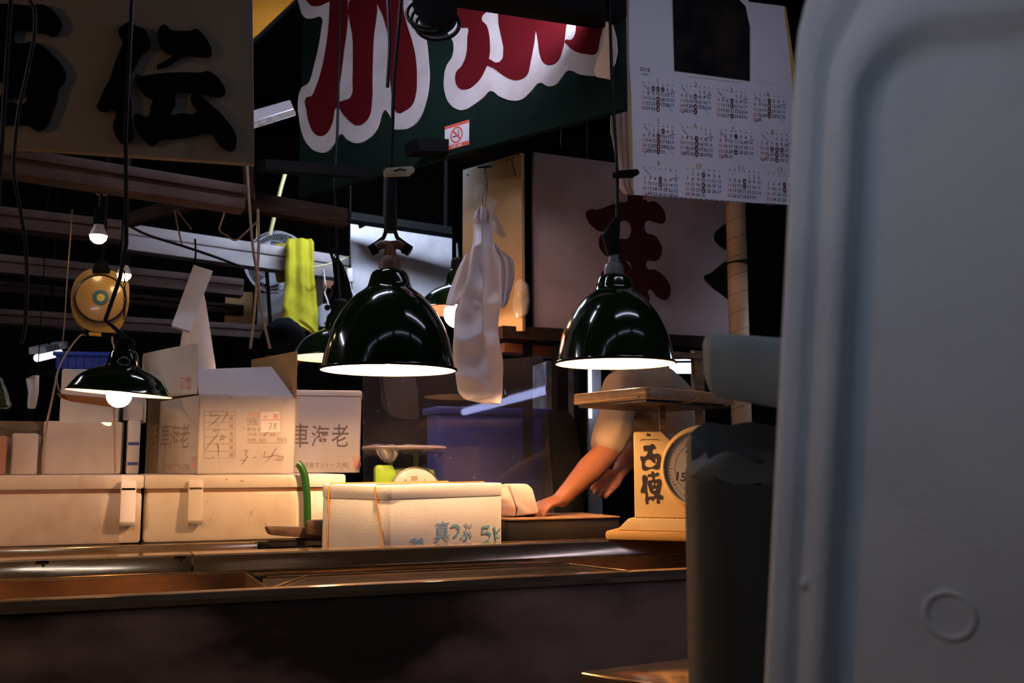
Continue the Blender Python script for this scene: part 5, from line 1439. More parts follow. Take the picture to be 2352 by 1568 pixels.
# ---- hanging box of film and the bag roll under it
pl = Plane(at(445, 700, 3.5), dirv(20))
t = thing('film_box', 'long pale box hanging tilted from a hook behind the printed carton', 'box', pl.p(420, 755))
part('body', MB().quad_px(pl, [(445, 608), (489, 622), (436, 760), (394, 747)], -0.05, 0, ), M['foam'], t)
mb = MB(); mb.tube([pl.p(450, 612, -0.02), pl.p(448, 600, -0.01), pl.p(450, 578, -0.01), pl.p(448, 548, 0.0)], 0.0035, 6)
part('hook', mb, M['black'], t)
pl2 = Plane(at(450, 780, 3.68), dirv(10))
solo('bag_roll', MB().puff(pl2, [(668, 452, 466), (690, 446, 472), (740, 424, 480), (780, 416, 486), (830, 411, 494), (880, 410, 500)], 0.045, 0.003, 2, 0), M['tissue'], 'white cone of plastic bags hanging under the tilted pale box', 'bags')

# ---- galvanised sheet behind the middle lamp
pl = Plane(at(820, 700, 5.4), dirv(22.9))
t = thing('metal_sheet', 'scuffed galvanised sheet hung behind the middle green lamp', 'panel', pl.p(920, 720))
part('sheet', MB().quad_px(pl, [(803, 512), (822, 514), (825, 526), (842, 518), (880, 522), (1040, 546), (1040, 720), (812, 720)], -0.01, 0), M['steel_panel'], t, smooth=0)
for px in (880, 1020):
    q = pl.p(px, 560, -0.012); part('hanger', MB().obox(q, pl.x * 0.02, pl.n * 0.004, V((0, 0, 4.2 - q.z))), M['black'], t)

# ---- yellow towel over the white beam
pt_ = Plane(at(690, 650, 5.30), dirv(16))
t = thing('towel', 'yellow green towel draped over the white beam', 'towel', pt_.p(690, 765))
part('front_drop', MB().puff(pt_, [(549, 662, 716), (556, 658, 721), (580, 657, 722), (620, 656, 722), (660, 654, 725), (700, 650, 728), (735, 648, 731), (752, 690, 732), (766, 714, 733)], 0.02, 0.010, 3.0, 0.6, n=56, rough=0.012, nr=60), M['towel'], t)
part('back_drop', MB().puff(Plane(at(650, 620, 5.62), dirv(16)), [(560, 632, 700), (590, 631, 690), (630, 632, 680), (648, 636, 672)], 0.012, 0.004, 3, 2), M['towel_dk'], t)
part('top_fold', MB().obox(pt_.p(660, 552, 0.0), pt_.x * ((718 - 660) / FPX * 5.3), -pt_.n * 0.2, V((0, 0, 0.012)), 0.004), M['towel'], t)

# ---- electric fan behind the beam
c = at(634, 602, 6.1)
pf_ = Plane(c, dirv(-8)); R = 72 / FPX * 6.1
t = thing('electric_fan', 'white wire caged electric fan behind the yellow towel', 'fan', c - V((0, 0, R + 0.02)))
nrm = (pf_.n + V((0, 0, 0.12))).normalized()
def ringpts(rad, off, n=48):
    x = pf_.x; y = nrm.cross(x)
    return [c + nrm * off + x * rad * math.cos(2 * PI * k / n) + y * rad * math.sin(2 * PI * k / n) for k in range(n + 1)]
mb = MB()
mb.tube(ringpts(R, 0.0), 0.007, 8, cap=False); mb.tube(ringpts(R * 0.97, 0.05), 0.003, 6, cap=False); mb.tube(ringpts(R * 0.6, 0.075), 0.002, 6, cap=False); mb.tube(ringpts(R * 0.25, 0.085), 0.003, 6, cap=False)
y_ = nrm.cross(pf_.x)
for k in range(72):
    a_ = 2 * PI * k / 72; u_ = pf_.x * math.cos(a_) + y_ * math.sin(a_)
    mb.tube([c + u_ * R * 0.22 + nrm * 0.086, c + u_ * R * 0.6 + nrm * 0.075, c + u_ * R * 0.97 + nrm * 0.05, c + u_ * R, c + u_ * R * 0.95 - nrm * 0.05], 0.0013, 4, cap=False)
part('cage', mb, M['fan_white'], t)
for k in range(3):
    mb = MB(); a0_ = 2 * PI * k / 3 + 0.4
    for s_ in range(6):
        pass
    rr_ = []
    for j in range(5):
        rad = R * (0.12 + 0.7 * j / 4); wd = 0.25 + 0.35 * j / 4
        rr_.append([c + pf_.x * rad * math.cos(a0_ + e_) + y_ * rad * math.sin(a0_ + e_) + nrm * (0.01 + 0.03 * e_ + d__) for e_, d__ in ((-wd, 0), (0, 0.002), (wd, 0), (wd, -0.003), (0, -0.002), (-wd, -0.003))])
    mb.rings(rr_)
    part('blade', mb, M['fan_white'], t)
part('hub', MB().lathe([(0.03, -0.02), (0.032, 0.03), (0.02, 0.045)], c, nrm, 24, cap=True), M['fan_white'], t)
part('motor', MB().lathe([(0.05, -0.16), (0.06, -0.14), (0.06, -0.05), (0.03, -0.02)], c, nrm, 24, cap=True), M['fan_white'], t)
part('neck', MB().tube([c - nrm * 0.1 - V((0, 0, 0.05)), c - nrm * 0.1 - V((0, 0, R + 0.003))], 0.02, 12), M['fan_white'], t)

# ---- shelf with white cabinet, cardboard box, appliance
psh = Plane(at(600, 752, 6.0), dirv(14))
sh = thing('wall_shelf', 'dark plank shelf under the fan and the brown cardboard box', 'shelf', psh.p(650, 764))
z_s = psh.hit(600, 756)[1]
part('plank', MB().obox(psh.w(-0.22, z_s - 0.03, -0.45), psh.x * 0.75, psh.n * 0.5, V((0, 0, 0.03))), M['wood_beam'], sh)
for a_ in (-0.2, 0.5):
    q = psh.w(a_, z_s - 0.03, -0.42)
    part('post', MB().obox((q.x - 0.02, q.y - 0.02, 0), (0.04, 0, 0), (0, 0.04, 0), (0, 0, q.z)), M['black'], sh)
pl = Plane(psh.w(0, 0, -0.02), dirv(14))
def shelf_box(name, x0, x1, y0, dep, m, label, cat):
    a0_, a1_ = pl.hit(x0, 750)[0], pl.hit(x1, 750)[0]; b1_ = pl.hit(x0, y0)[1]
    t_ = thing(name, label, cat, pl.w((a0_ + a1_) / 2, z_s + 0.001, -dep / 2))
    part('body', MB().prism(pl, [(a0_, z_s + 0.001), (a1_, z_s + 0.001), (a1_, b1_), (a0_, b1_)], -dep, 0, 0.003), M[m], t_)
    return t_, a0_, a1_, b1_
tb, a0_, a1_, b1_ = shelf_box('cardboard_box', 515, 578, 668, 0.2, 'kraft', 'small brown cardboard box on the dark shelf beside the fan', 'box')
part('tape_seam', MB().prism(pl, [(a0_ + (a1_ - a0_) * 0.45, z_s + 0.003), (a0_ + (a1_ - a0_) * 0.46, z_s + 0.003), (a0_ + (a1_ - a0_) * 0.46, b1_), (a0_ + (a1_ - a0_) * 0.45, b1_)], 0, 0.001), M['rust'], tb)
tw, a0_, a1_, b1_ = shelf_box('white_cabinet', 590, 664, 672, 0.25, 'white_box', 'plain white metal cabinet under the fan', 'cabinet')
part('base_strip', MB().prism(pl, [(a0_, z_s + 0.001), (a1_, z_s + 0.001), (a1_, z_s + 0.012), (a0_, z_s + 0.012)], 0, 0.004), M['brown_wood'], tw)
pl = Plane(at(735, 660, 5.75), dirv(14))
t = thing('wall_appliance', 'white rounded appliance panel beside the yellow towel', 'appliance', pl.p(730, 712))
part('body', MB().quad_px(pl, [(690, 606), (742, 612), (742, 695), (734, 708), (722, 714), (690, 712)], -0.12, 0), M['fan_white'], t)
part('side_face', MB().quad_px(pl, [(690, 604), (730, 609), (728, 700), (690, 706)], 0.0005, 0.004), M['white_box'], t)
part('bracket', MB().tube([pl.p(715, 610, -0.06), pl.p(715, 572, -0.06)], 0.01), M['black'], t)
struct('trim_22', MB().quad_px(Plane(at(755, 650, 5.9), dirv(14)), [(740, 600), (766, 606), (766, 800), (740, 800)], -0.03, 0), M['rust_wood'])
pl = Plane(at(745, 735, 5.7), dirv(14))
solo('white_pot', MB().puff(pl, [(700, 738, 756), (706, 730, 764), (720, 728, 768), (745, 729, 768), (752, 732, 764)], 0.05), M['fan_white'], 'rounded white tub below the white appliance panel', 'tub')
# white lead with plug, and dark chains
mb = MB(); mb.tube(smooth_pts([at(742, 612, 5.6), at(746, 640, 5.3), at(749, 665, 5.3), at(746, 672, 5.3), at(752, 690, 5.3), at(756, 704, 5.3), at(760, 701, 5.3)]), 0.004, 6)
solo('electric_lead', mb, M['wire_w'], 'thin white electric lead beside the white appliance panel', 'cable')
t = thing('power_plug', 'white plug on a lead at the left edge of the galvanised sheet', 'plug', at(805, 640, 5.3))
part('lead', MB().tube([at(804, 620, 5.3), at(803, 560, 5.32), V((at(803, 560, 5.32).x, 5.32, 4.2))], 0.004, 6), M['black'], t)
part('plug', MB().bar(at(804, 616, 5.3), at(806, 648, 5.3), 0.03, 0.02, up=(0, 1, 0), bevel=0.004), M['wire_w'], t)
part('lead', MB().tube(smooth_pts([at(806, 646, 5.3), at(805, 655, 5.3), at(808, 668, 5.3), at(815, 680, 5.3)]), 0.004, 6), M['wire_w'], t)
def chain(mb, pts, r=0.006, step=0.014):
    pts = smooth_pts(pts, 12); acc = 0; k = 0
    for a, b in zip(pts, pts[1:]):
        acc += (b - a).length
        if acc >= step:
            acc = 0; k += 1
            d = (b - a).normalized(); side = d.cross(V((0, 1, 0))).normalized() if k % 2 else V((0, 1, 0))
            loop = [b + d * r * 1.25 * math.cos(2 * PI * j / 8) + side * r * 0.8 * math.sin(2 * PI * j / 8) for j in range(9)]
            mb.tube(loop, r * 0.28, 4, cap=False)
mb = MB()
chain(mb, [at(766, 455, 3.85), at(766, 520, 3.85), at(768, 570, 3.85), at(772, 600, 3.85)]); chain(mb, [at(774, 455, 3.85), at(775, 520, 3.85), at(775, 570, 3.85), at(776, 600, 3.85)])
mb.tube([at(756, 470, 3.85), at(755, 540, 3.85), at(760, 580, 3.85), at(768, 605, 3.85)], 0.006, 8)
solo('chain', mb, M['black'], 'pair of dark chains hanging with a cord before the white beam end', 'chain')
t = thing('cord_bundle', 'dark tangle of plugs and cords hanging left of the galvanised sheet', 'cords', at(778, 720, 4.0))
pl = Plane(at(775, 650, 4.05), dirv(10))
part('bundle', MB().puff(pl, [(596, 764, 780), (610, 766, 790), (640, 768, 800), (670, 765, 808), (690, 758, 806), (720, 762, 800), (745, 745, 790)], 0.03, 0.014, 6, 1, n=40, rough=0.03, nr=50), M['black'], t)
for k, (x, y) in enumerate(((755, 668), (768, 660), (752, 706))):
    part('plug', MB().ball(at(x, y, 4.0), 0.012), M['blackrub'], t)
mb = MB(); chain(mb, [at(285, 590, 3.3), at(286, 640, 3.3), at(286, 690, 3.3), at(285, 730, 3.3)], 0.005, 0.009)
mb.tube([at(288, 380, 3.3), at(287, 500, 3.3), at(285, 590, 3.3)], 0.002, 5); mb.tube([at(288, 380, 3.3), V((at(288, 380, 3.3).x, 3.3, 4.2))], 0.002, 5)
solo('pull_chain', mb, M['black'], 'thin pull chain hanging before the smaller bare bulb', 'chain')

# ---- loose cords and strings
def cordline(pts, r, m, label, name='cord', cat='cord', group=None):
    return solo(name, MB().tube(smooth_pts(pts), r, 6), M[m], label, cat, group=group)
cordline([at(60, -10, 2.3), at(72, 8, 2.3), at(80, 30, 2.3), at(79, 80, 2.3), at(70, 130, 2.3), at(55, 200, 2.3), at(42, 260, 2.3), at(34, 330, 2.3), at(32, 400, 2.3), at(48, 490, 2.3), at(58, 560, 2.3), at(62, 640, 2.3), at(58, 740, 2.3), at(50, 790, 2.3)], 0.0045, 'cord', 'long black cord hanging in front of the cream sign at far left')
cordline([at(166, 480, 3.3), at(162, 540, 3.3), at(154, 640, 3.3), at(148, 740, 3.3), at(142, 800, 3.3)], 0.0022, 'twine', 'thin dull string hanging left of the round scale')
cordline([at(566, 350, 3.3), at(572, 460, 3.3), at(580, 560, 3.3), at(592, 640, 3.3), at(602, 720, 3.3), at(620, 800, 3.3)], 0.005, 'twine', 'hemp string crossing in front of the cardboard box')
cordline([at(592, 480, 3.5), at(594, 560, 3.5), at(590, 640, 3.5), at(584, 720, 3.5), at(575, 800, 3.5)], 0.005, 'twine', 'second hemp string hanging beside the cardboard box')
cordline([at(658, 390, 5.2), at(646, 430, 5.2), at(632, 490, 5.2), at(620, 540, 5.2)], 0.010, 'twine_y', 'pale yellow rope slanting down to the fan', 'rope', 'rope')
cordline([at(592, 478, 5.2), at(592, 510, 5.2), at(590, 545, 5.2)], 0.006, 'twine_y', 'short pale yellow rope left of the slanting rope', 'rope', 'rope')
cordline([at(402, 482, 3.4), at(408, 520, 3.4), at(418, 562, 3.4)], 0.0028, 'twine', 'thin string tied to the timber brace')
cordline([at(408, 484, 3.4), at(424, 505, 3.4), at(440, 526, 3.4)], 0.0028, 'twine', 'short thin string beside the one tied to the brace')
cordline([at(520, 470, 3.5), at(512, 500, 3.5), at(504, 528, 3.5), at(520, 540, 3.5), at(542, 552, 3.5), at(570, 528, 3.5), at(592, 508, 3.5)], 0.003, 'twine', 'thin string looping up from the white beam')
cordline([at(290, 515, 3.4), at(340, 540, 3.4), at(420, 565, 3.4), at(500, 592, 3.4), at(560, 615, 3.4)], 0.005, 'cord', 'dark cord sagging under the white beam')
cordline([at(621, 745, 5.6), at(614, 640, 5.6), at(610, 600, 5.6)], 0.011, 'wood_beam', 'dark rod standing before the white cabinet', 'rod', 'rod')
cordline([at(718, 614, 5.2), at(760, 605, 5.25), at(806, 588, 5.38)], 0.005, 'twine_y', 'thin yellow string running below the white beam end')
cordline([at(890, 200, 2.9), at(895, 110, 2.9), at(893, 40, 2.9), at(890, -20, 2.9)], 0.006, 'cord', 'second black cord beside the one of the middle lamp')
# cable coil and black fitting at the top
c = at(985, 30, 3.0)
t = thing('cable_coil', 'dark coil of cable hanging beneath the black beam', 'cable', c)
for k in range(3):
    loop = [c + V((0.07 * math.cos(2 * PI * j / 24) + 0.012 * k, 0.02 * k, 0.05 * math.sin(2 * PI * j / 24) - 0.01 * k)) for j in range(25)]
    part('loop', MB().tube(loop, 0.007, 6, cap=False), M['cord'], t)
pl = Plane(c, dirv(0))
part('junction_box', MB().quad_px(pl, [(948, -10), (1048, -10), (1050, 40), (1020, 66), (985, 60), (950, 20)], -0.02, 0.03), M['black'], t)

# ---- things behind, right of the hazy guard
pl = Plane((pD.w(0, 0, -0.3).x, pD.w(0, 0, -0.3).y, 0), pD.x)
zt_ = pl.hit(1120, 936)[1]
a0_, a1_ = pl.hit(1006, 1000)[0], pl.hit(1300, 1000)[0]
t = thing('blue_tub', 'tall deep blue plastic tub behind the large hazy guard', 'tub', pl.w((a0_ + a1_) / 2, 0.0, -0.2))
part('body', MB().prism(pl, [(a0_ + 0.02, 0.0), (a1_ - 0.05, 0.0), (a1_, zt_), (a0_, zt_)], -0.18, 0, 0.02), M['blue_tub'], t)
part('rim', MB().prism(pl, [(a0_ - 0.012, zt_ - 0.03), (a1_ + 0.012, zt_ - 0.03), (a1_ + 0.012, zt_ + 0.001), (a0_ - 0.012, zt_ + 0.001)], -0.192, 0.012, 0.006), M['blue_tub'], t)
pl = Plane((at(1255, 1065, 4.5).x, 4.5, 0), dirv(14))
solo('metal_locker', MB().prism(pl, [(0.0, 0), (pl.hit(1352, 900)[0], 0), (pl.hit(1352, 900)[0], pl.hit(1300, 830)[1]), (0.0, pl.hit(1300, 830)[1])], -0.35, 0, 0.004), M['greywall'], 'grimy grey metal locker in the dark behind the man', 'locker')
pl = Plane((at(1262, 1065, 3.95).x, 3.95, 0), dirv(10))
h0 = pl.hit(1290, 942)[1]
solo('black_sack', MB().prism(pl, [(0.0, 0), (0.17, 0), (0.14, h0 - 0.22), (0.115, h0 - 0.05), (0.085, h0), (0.0, h0)], -0.16, 0, 0.02), M['blackrub'], 'tall black round shouldered sack beside the blue tub', 'sack')
pl = Plane((at(1353, 1065, 4.7).x, 4.7, 0), dirv(8))
w_ = pl.hit(1381, 900)[0]
solo('white_post', MB().prism(pl, [(0.0, 0), (w_, 0), (w_, pl.hit(1360, 700)[1]), (0, pl.hit(1360, 700)[1])], -0.08, 0, 0.002), M['white_box'], 'white upright post just left of the man', 'post')
p = at(1349, 895, 4.55)
tube_light('fluorescent_light', V((p.x + 0.018, 4.62, 1.36)), V((p.x + 0.018, 4.62, 1.62)), 'upright glowing tube at the edge of the white post', r=0.008, m='g_win', w=0.02, group='stall tube lights')
# bright light box
pl = Plane(at(1575, 845, 5.3), dirv(8))
t = thing('light_box', 'small bright white window panel behind the right lamp', 'window', pl.p(1575, 860))
part('panel', MB().quad_px(pl, [(1540, 833), (1599, 833), (1599, 858), (1540, 858)], -0.02, 0), M['g_win'], t)
mb = MB(); mb.quad_px(pl, [(1540, 826), (1599, 825), (1599, 828), (1540, 829)], -0.02, 0.01)
part('upper_slit', mb, M['g_win'], t)
mb = MB()
for q in ([(1530, 829), (1602, 828), (1602, 833), (1530, 834)], [(1530, 858), (1602, 858), (1602, 866), (1530, 866)], [(1530, 820), (1602, 819), (1602, 825), (1530, 826)], [(1599, 818), (1606, 818), (1606, 866), (1599, 866)]):
    mb.quad_px(pl, q, -0.03, 0.015)
part('frame', mb, M['black'], t)
q = pl.p(1575, 866, -0.01)
part('stand', MB().obox((q.x - 0.02, q.y, 0), (0.04, 0, 0), (0, 0.02, 0), (0, 0, q.z)), M['black'], t)
# wrapped pole
pa, pb_ = at(1693, 470, 4.15), at(1700, 985, 4.15)
x_ = pa.x * 0.5 + pb_.x * 0.5
t = thing('wrapped_pole', 'pale wrapped upright pole under the calendar', 'pole', V((x_, 4.15, 0)))
part('pole', MB().tube([V((x_, 4.15, 0)), V((x_, 4.15, 2.6))], 0.0415, 28), M['bamboo'], t)
mb = MB()
mb.tube([V((x_ + 0.042 * math.cos(2 * PI * j / 24), 4.15 + 0.042 * math.sin(2 * PI * j / 24), 0.3 + j * 0.0033)) for j in range(24 * 28)], 0.0013, 4, cap=False)
part('wrap_seam', mb, M['rust'], t)
z_ = at(1690, 603, 4.15).z
mb = MB()
for k in range(3):
    loop = [V((x_ + 0.045 * math.cos(2 * PI * j / 24), 4.15 + 0.045 * math.sin(2 * PI * j / 24), z_ - 0.005 * k + 0.006 * math.cos(2 * PI * j / 24 + k))) for j in range(25)]
    mb.tube(loop, 0.003, 5, cap=False)
part('tie_wire', mb, M['black'], t)

# ================================================================ FOREGROUND
# big pale foam box standing on end
Lx = dirv(-33)
nH = Lx.cross(V((0, 0, 1)))
up0 = (V((0, 0, 1)) + nH * math.tan(math.radians(7.5))).normalized()
phi = math.radians(-7.2)
xL = Lx * math.cos(phi) + up0 * math.sin(phi)
upL = up0 * math.cos(phi) - Lx * math.sin(phi)
# down direction leans with the box
o_ = at(1822, 170, 0.86)
pl = Plane(o_, xL, upL)
Wd, Hd, top_ = 0.42, 0.94, 0.188
def lerp(x, tab):
    for (x0_, y0_), (x1_, y1_) in zip(tab, tab[1:]):
        if x <= x1_:
            return y0_ + (y1_ - y0_) * (x - x0_) / (x1_ - x0_)
    return tab[-1][1]
def rr_ring(ins, h):
    r = lerp(ins, ((0, 0.17), (0.029, 0.12), (0.055, 0.066), (0.064, 0.055), (0.083, 0.045))); out = []
    x0_, x1_, y1_, y0_ = ins, Wd - ins, lerp(ins, ((0, 0.188), (0.029, 0.10), (0.055, 0.034), (0.064, 0.014), (0.083, -0.008))), top_ - Hd + ins
    for cx_, cy_, a_0 in ((x1_ - r, y1_ - r, 0), (x0_ + r, y1_ - r, 90), (x0_ + r, y0_ + r, 180), (x1_ - r, y0_ + r, 270)):
        for k in range(13):
            a_ = math.radians(a_0 + 7.5 * k)
            out.append(pl.w(cx_ + r * math.cos(a_), cy_ + r * math.sin(a_), h))
    return out
profile = [(0.012, -0.30), (0.0, -0.29), (0.0, -0.006), (0.0008, -0.0025), (0.0025, -0.0008), (0.006, 0.0), (0.016, -0.0003), (0.021, -0.002), (0.0255, -0.008), (0.029, -0.0095), (0.033, -0.005), (0.037, -0.001), (0.044, 0.0), (0.051, -0.0012), (0.055, -0.006), (0.060, -0.018), (0.064, -0.0225), (0.070, -0.0235), (0.083, -0.024)]
mb = MB(); mb.rings([rr_ring(i_, h_) for i_, h_ in profile], cap=True)
t = thing('foam_fish_box', 'large pale grey foam box with rounded ridges close to the viewer', 'box', pl.w(Wd / 2, top_ - Hd, -0.15))
part('body', mb, M['foam_old'], t, smooth=50)
a_, b_ = pl.hit(2170, 1430); cr = 0.021
c_ = pl.w(a_, b_, -0.0245)
part('mould_ring', MB().lathe([(cr * 0.78, 0.0), (cr * 0.84, 0.0022), (cr * 0.95, 0.003), (cr * 1.04, 0.0022), (cr * 1.1, 0.0)], c_, pl.n, 40), M['foam_old'], t)
c2 = pl.p(1848, 1341, -0.005)
part('bead_lump', MB().ball(c2, 0.006), M['foam_old'], t)
zmin = min((pl.w(x, top_ - Hd, c_)).z for x in (0, Wd) for c_ in (0, -0.3))
q = pl.w(Wd / 2 + 0.02, top_ - Hd, -0.15)
struct('trim_23', MB().cbox((q.x, q.y, 0), 0.5, 0.34, zmin + 0.006, -25), M['floor'])

# grey foam block on a post
Yb = 1.32
pl = Plane(at(1640, 860, Yb), dirv(-6), V((0, -0.42, 1)))
t = thing('grey_block', 'grey green rounded foam block sticking out behind the pale foam box', 'block', V((at(1800, 900, Yb).x + 0.03, Yb + 0.05, 0)))
mb = MB()
mb.prism(pl, [pl.hit(1622, 790), pl.hit(1626, 912), pl.hit(1700, 930), pl.hit(1860, 960), pl.hit(2060, 960), pl.hit(2060, 822), pl.hit(1700, 795)], -0.075, 0, 0.016)
part('block', mb, M['greyblock'], t)
q = pl.p(2030, 900, -0.04)
part('post', MB().cbox((q.x, q.y, 0), 0.05, 0.05, q.z + 0.01, 0), M['black'], t)
# dark bin with crumpled liner
cb_ = at(1700, 1065, 1.36)
t = thing('dark_bin', 'tall dark olive bin with a crumpled liner below the grey block', 'bin', V((cb_.x + 0.02, cb_.y + 0.05, 0)))
bx, by = cb_.x + 0.037, cb_.y + 0.06
rr0 = 0.098
def brow(z, f, dz=0.0):
    out = []
    for k in range(40):
        a_ = 2 * PI * k / 40
        ca, sa = math.cos(a_), math.sin(a_)
        n_ = (abs(ca) ** 3.2 + abs(sa) ** 3.2) ** (-1 / 3.2)
        out.append(V((bx + ca * n_ * rr0 * f, by + sa * n_ * rr0 * f * 0.9, z + dz * sa)))
    return out
zr = EYE - 0.008
mb = MB(); mb.rings([brow(0.0, 0.98), brow(0.3, 1.02), brow(zr - 0.03, 1.0), brow(zr - 0.008, 0.99, 0.012), brow(zr, 0.955, 0.02), brow(zr - 0.006, 0.92, 0.02), brow(zr - 0.2, 0.88)])
part('body', mb, M['bin'], t)
mb = MB(); rg = []
for j, (f, z_) in enumerate(((0.9, zr - 0.05), (0.93, zr + 0.0), (0.98, zr + 0.018), (0.92, zr + 0.03), (0.75, zr + 0.02), (0.6, zr - 0.02))):
    r_ = []
    for k, v in enumerate(brow(z_, f, 0.022 if j in (1, 2, 3) else 0.01)):
        a_ = 2 * PI * k / 40
        back = max(0.0, math.sin(a_))
        n_ = noise.noise(V((math.cos(a_) * 2.2, math.sin(a_) * 2.2, j * 0.6)))
        v = V((v.x + 0.008 * n_, v.y + 0.008 * n_, v.z + (0.018 * back + 0.014 * n_ if j else 0)))
        if j in (2, 3) and back <= 0.05:
            v.z -= 0.014
        r_.append(v)
    rg.append(r_)
mb.rings(rg, cap=False)
part('liner', mb, M['bag_dk'], t)

# ================================================================ PEOPLE
def skin_body(name, joints, edges, side=V((0, 1, 0))):
    """tapered limb pieces between the joints of the pose, to be welded by fuse()"""
    out = []
    for na, nb in edges:
        (a, ra), (b, rb) = joints[na], joints[nb]
        ra = ra if isinstance(ra, tuple) else (ra, ra); rb = rb if isinstance(rb, tuple) else (rb, rb)
        d = (b - a); L = d.length; d = d.normalized()
        lat = side - d * side.dot(d)
        lat = lat.normalized() if lat.length > 0.2 else d.cross(V((1, 0, 0))).normalized()
        oth = d.cross(lat)
        rings = []
        def ring(c, r, k=1.0):
            rings.append([c + lat * math.cos(2 * PI * j / 20) * r[0] * k + oth * math.sin(2 * PI * j / 20) * r[1] * k for j in range(20)])
        for q in (80, 60, 40, 20):
            t_ = math.radians(q); ring(a - d * min(ra) * math.sin(t_), ra, math.cos(t_))
        for q in range(5):
            f = q / 4; ring(a + d * L * f, (ra[0] * (1 - f) + rb[0] * f, ra[1] * (1 - f) + rb[1] * f))
        for q in (20, 40, 60, 80):
            t_ = math.radians(q); ring(b + d * min(rb) * math.sin(t_), rb, math.cos(t_))
        m_ = MB(); m_.rings(rings); m_.bm.verts.index_update()
        out.append(([v.co.copy() for v in m_.bm.verts], [[v.index for v in f.verts] for f in m_.bm.faces])); m_.bm.free()
    return out
def fuse(pieces, voxel=0.006, smooth=6):
    """weld overlapping pieces into one continuous skin"""
    mb = MB()
    for vs, fs in pieces:
        mb.add_mesh(vs, fs, lambda v: v)
    me = bpy.data.meshes.new('tmp'); mb.bm.to_mesh(me); mb.bm.free()
    ob = bpy.data.objects.new('tmp', me); COL.objects.link(ob)
    r = ob.modifiers.new('r', 'REMESH'); r.mode = 'VOXEL'; r.voxel_size = voxel
    s = ob.modifiers.new('c', 'SMOOTH'); s.iterations = smooth; s.factor = 0.5
    dg = bpy.context.evaluated_depsgraph_get(); dg.update()
    out = bpy.data.meshes.new_from_object(ob.evaluated_get(dg))
    m2 = MB(); m2.add_mesh([v.co.copy() for v in out.vertices], [list(p.vertices) for p in out.polygons], lambda v: v)
    bpy.data.objects.remove(ob); bpy.data.meshes.remove(me); bpy.data.meshes.remove(out)
    return m2
def head_piece(c, fwd, up, s=1.0):
    """head with brow, nose, lips, chin and ears; c centre of the skull, s = 1 for a 0.23 m head"""
    fwd = fwd.normalized(); up = (up - fwd * up.dot(fwd)).normalized(); side = up.cross(fwd)
    out = []
    nv, nu = 28, 36
    vs, fs = [], []
    for i in range(nv + 1):
        ph = PI * i / nv - PI / 2
        for j in range(nu):
            th = 2 * PI * j / nu
            x, y, z = math.cos(ph) * math.cos(th), math.cos(ph) * math.sin(th), math.sin(ph)
            X, Y_, Z = x * 0.098, y * 0.078, z * 0.118
            front = max(0, x)
            if z < 0:
                Y_ *= 1 - 0.38 * (-z) ** 1.3; X *= 1 - 0.12 * (-z)
                if x < 0: X *= 1 - 0.3 * (-z)
            g = lambda yy, zz, wy, wz: math.exp(-((Y_ - yy) / wy) ** 2 - ((Z - zz) / wz) ** 2) * (1 if x > 0.2 else 0)
            X += 0.006 * g(0, 0.028, 0.05, 0.012) - 0.009 * (g(0.03, 0.006, 0.014, 0.011) + g(-0.03, 0.006, 0.014, 0.011))
            X += 0.024 * g(0, -0.026, 0.012, 0.014) + 0.012 * g(0, -0.004, 0.008, 0.018)
            X += 0.009 * g(0, -0.058, 0.02, 0.006) + 0.009 * g(0, -0.070, 0.018, 0.006) - 0.004 * g(0, -0.064, 0.022, 0.003)
            X += 0.012 * g(0, -0.096, 0.02, 0.014)
            X += 0.005 * (g(0.035, -0.02, 0.018, 0.02) + g(-0.035, -0.02, 0.018, 0.02))
            vs.append(c + (fwd * X + side * Y_ + up * Z) * s)
    for i in range(nv):
        for j in range(nu):
            fs.append([i * nu + j, i * nu + (j + 1) % nu, (i + 1) * nu + (j + 1) % nu, (i + 1) * nu + j])
    out.append((vs, fs))
    for sg in (-1, 1):
        m_ = MB(); e = c + (side * sg * 0.079 - fwd * 0.008 - up * 0.01) * s
        m_.lathe([(0.001, -0.006), (0.02, -0.005), (0.026, 0.0), (0.02, 0.006), (0.001, 0.005)], e, side * sg + fwd * -0.3, 16)
        m_.bm.verts.ensure_lookup_table(); m_.bm.verts.index_update()
        out.append(([v.co.copy() for v in m_.bm.verts], [[v.index for v in f.verts] for f in m_.bm.faces])); m_.bm.free()
    return out, fwd, side, up
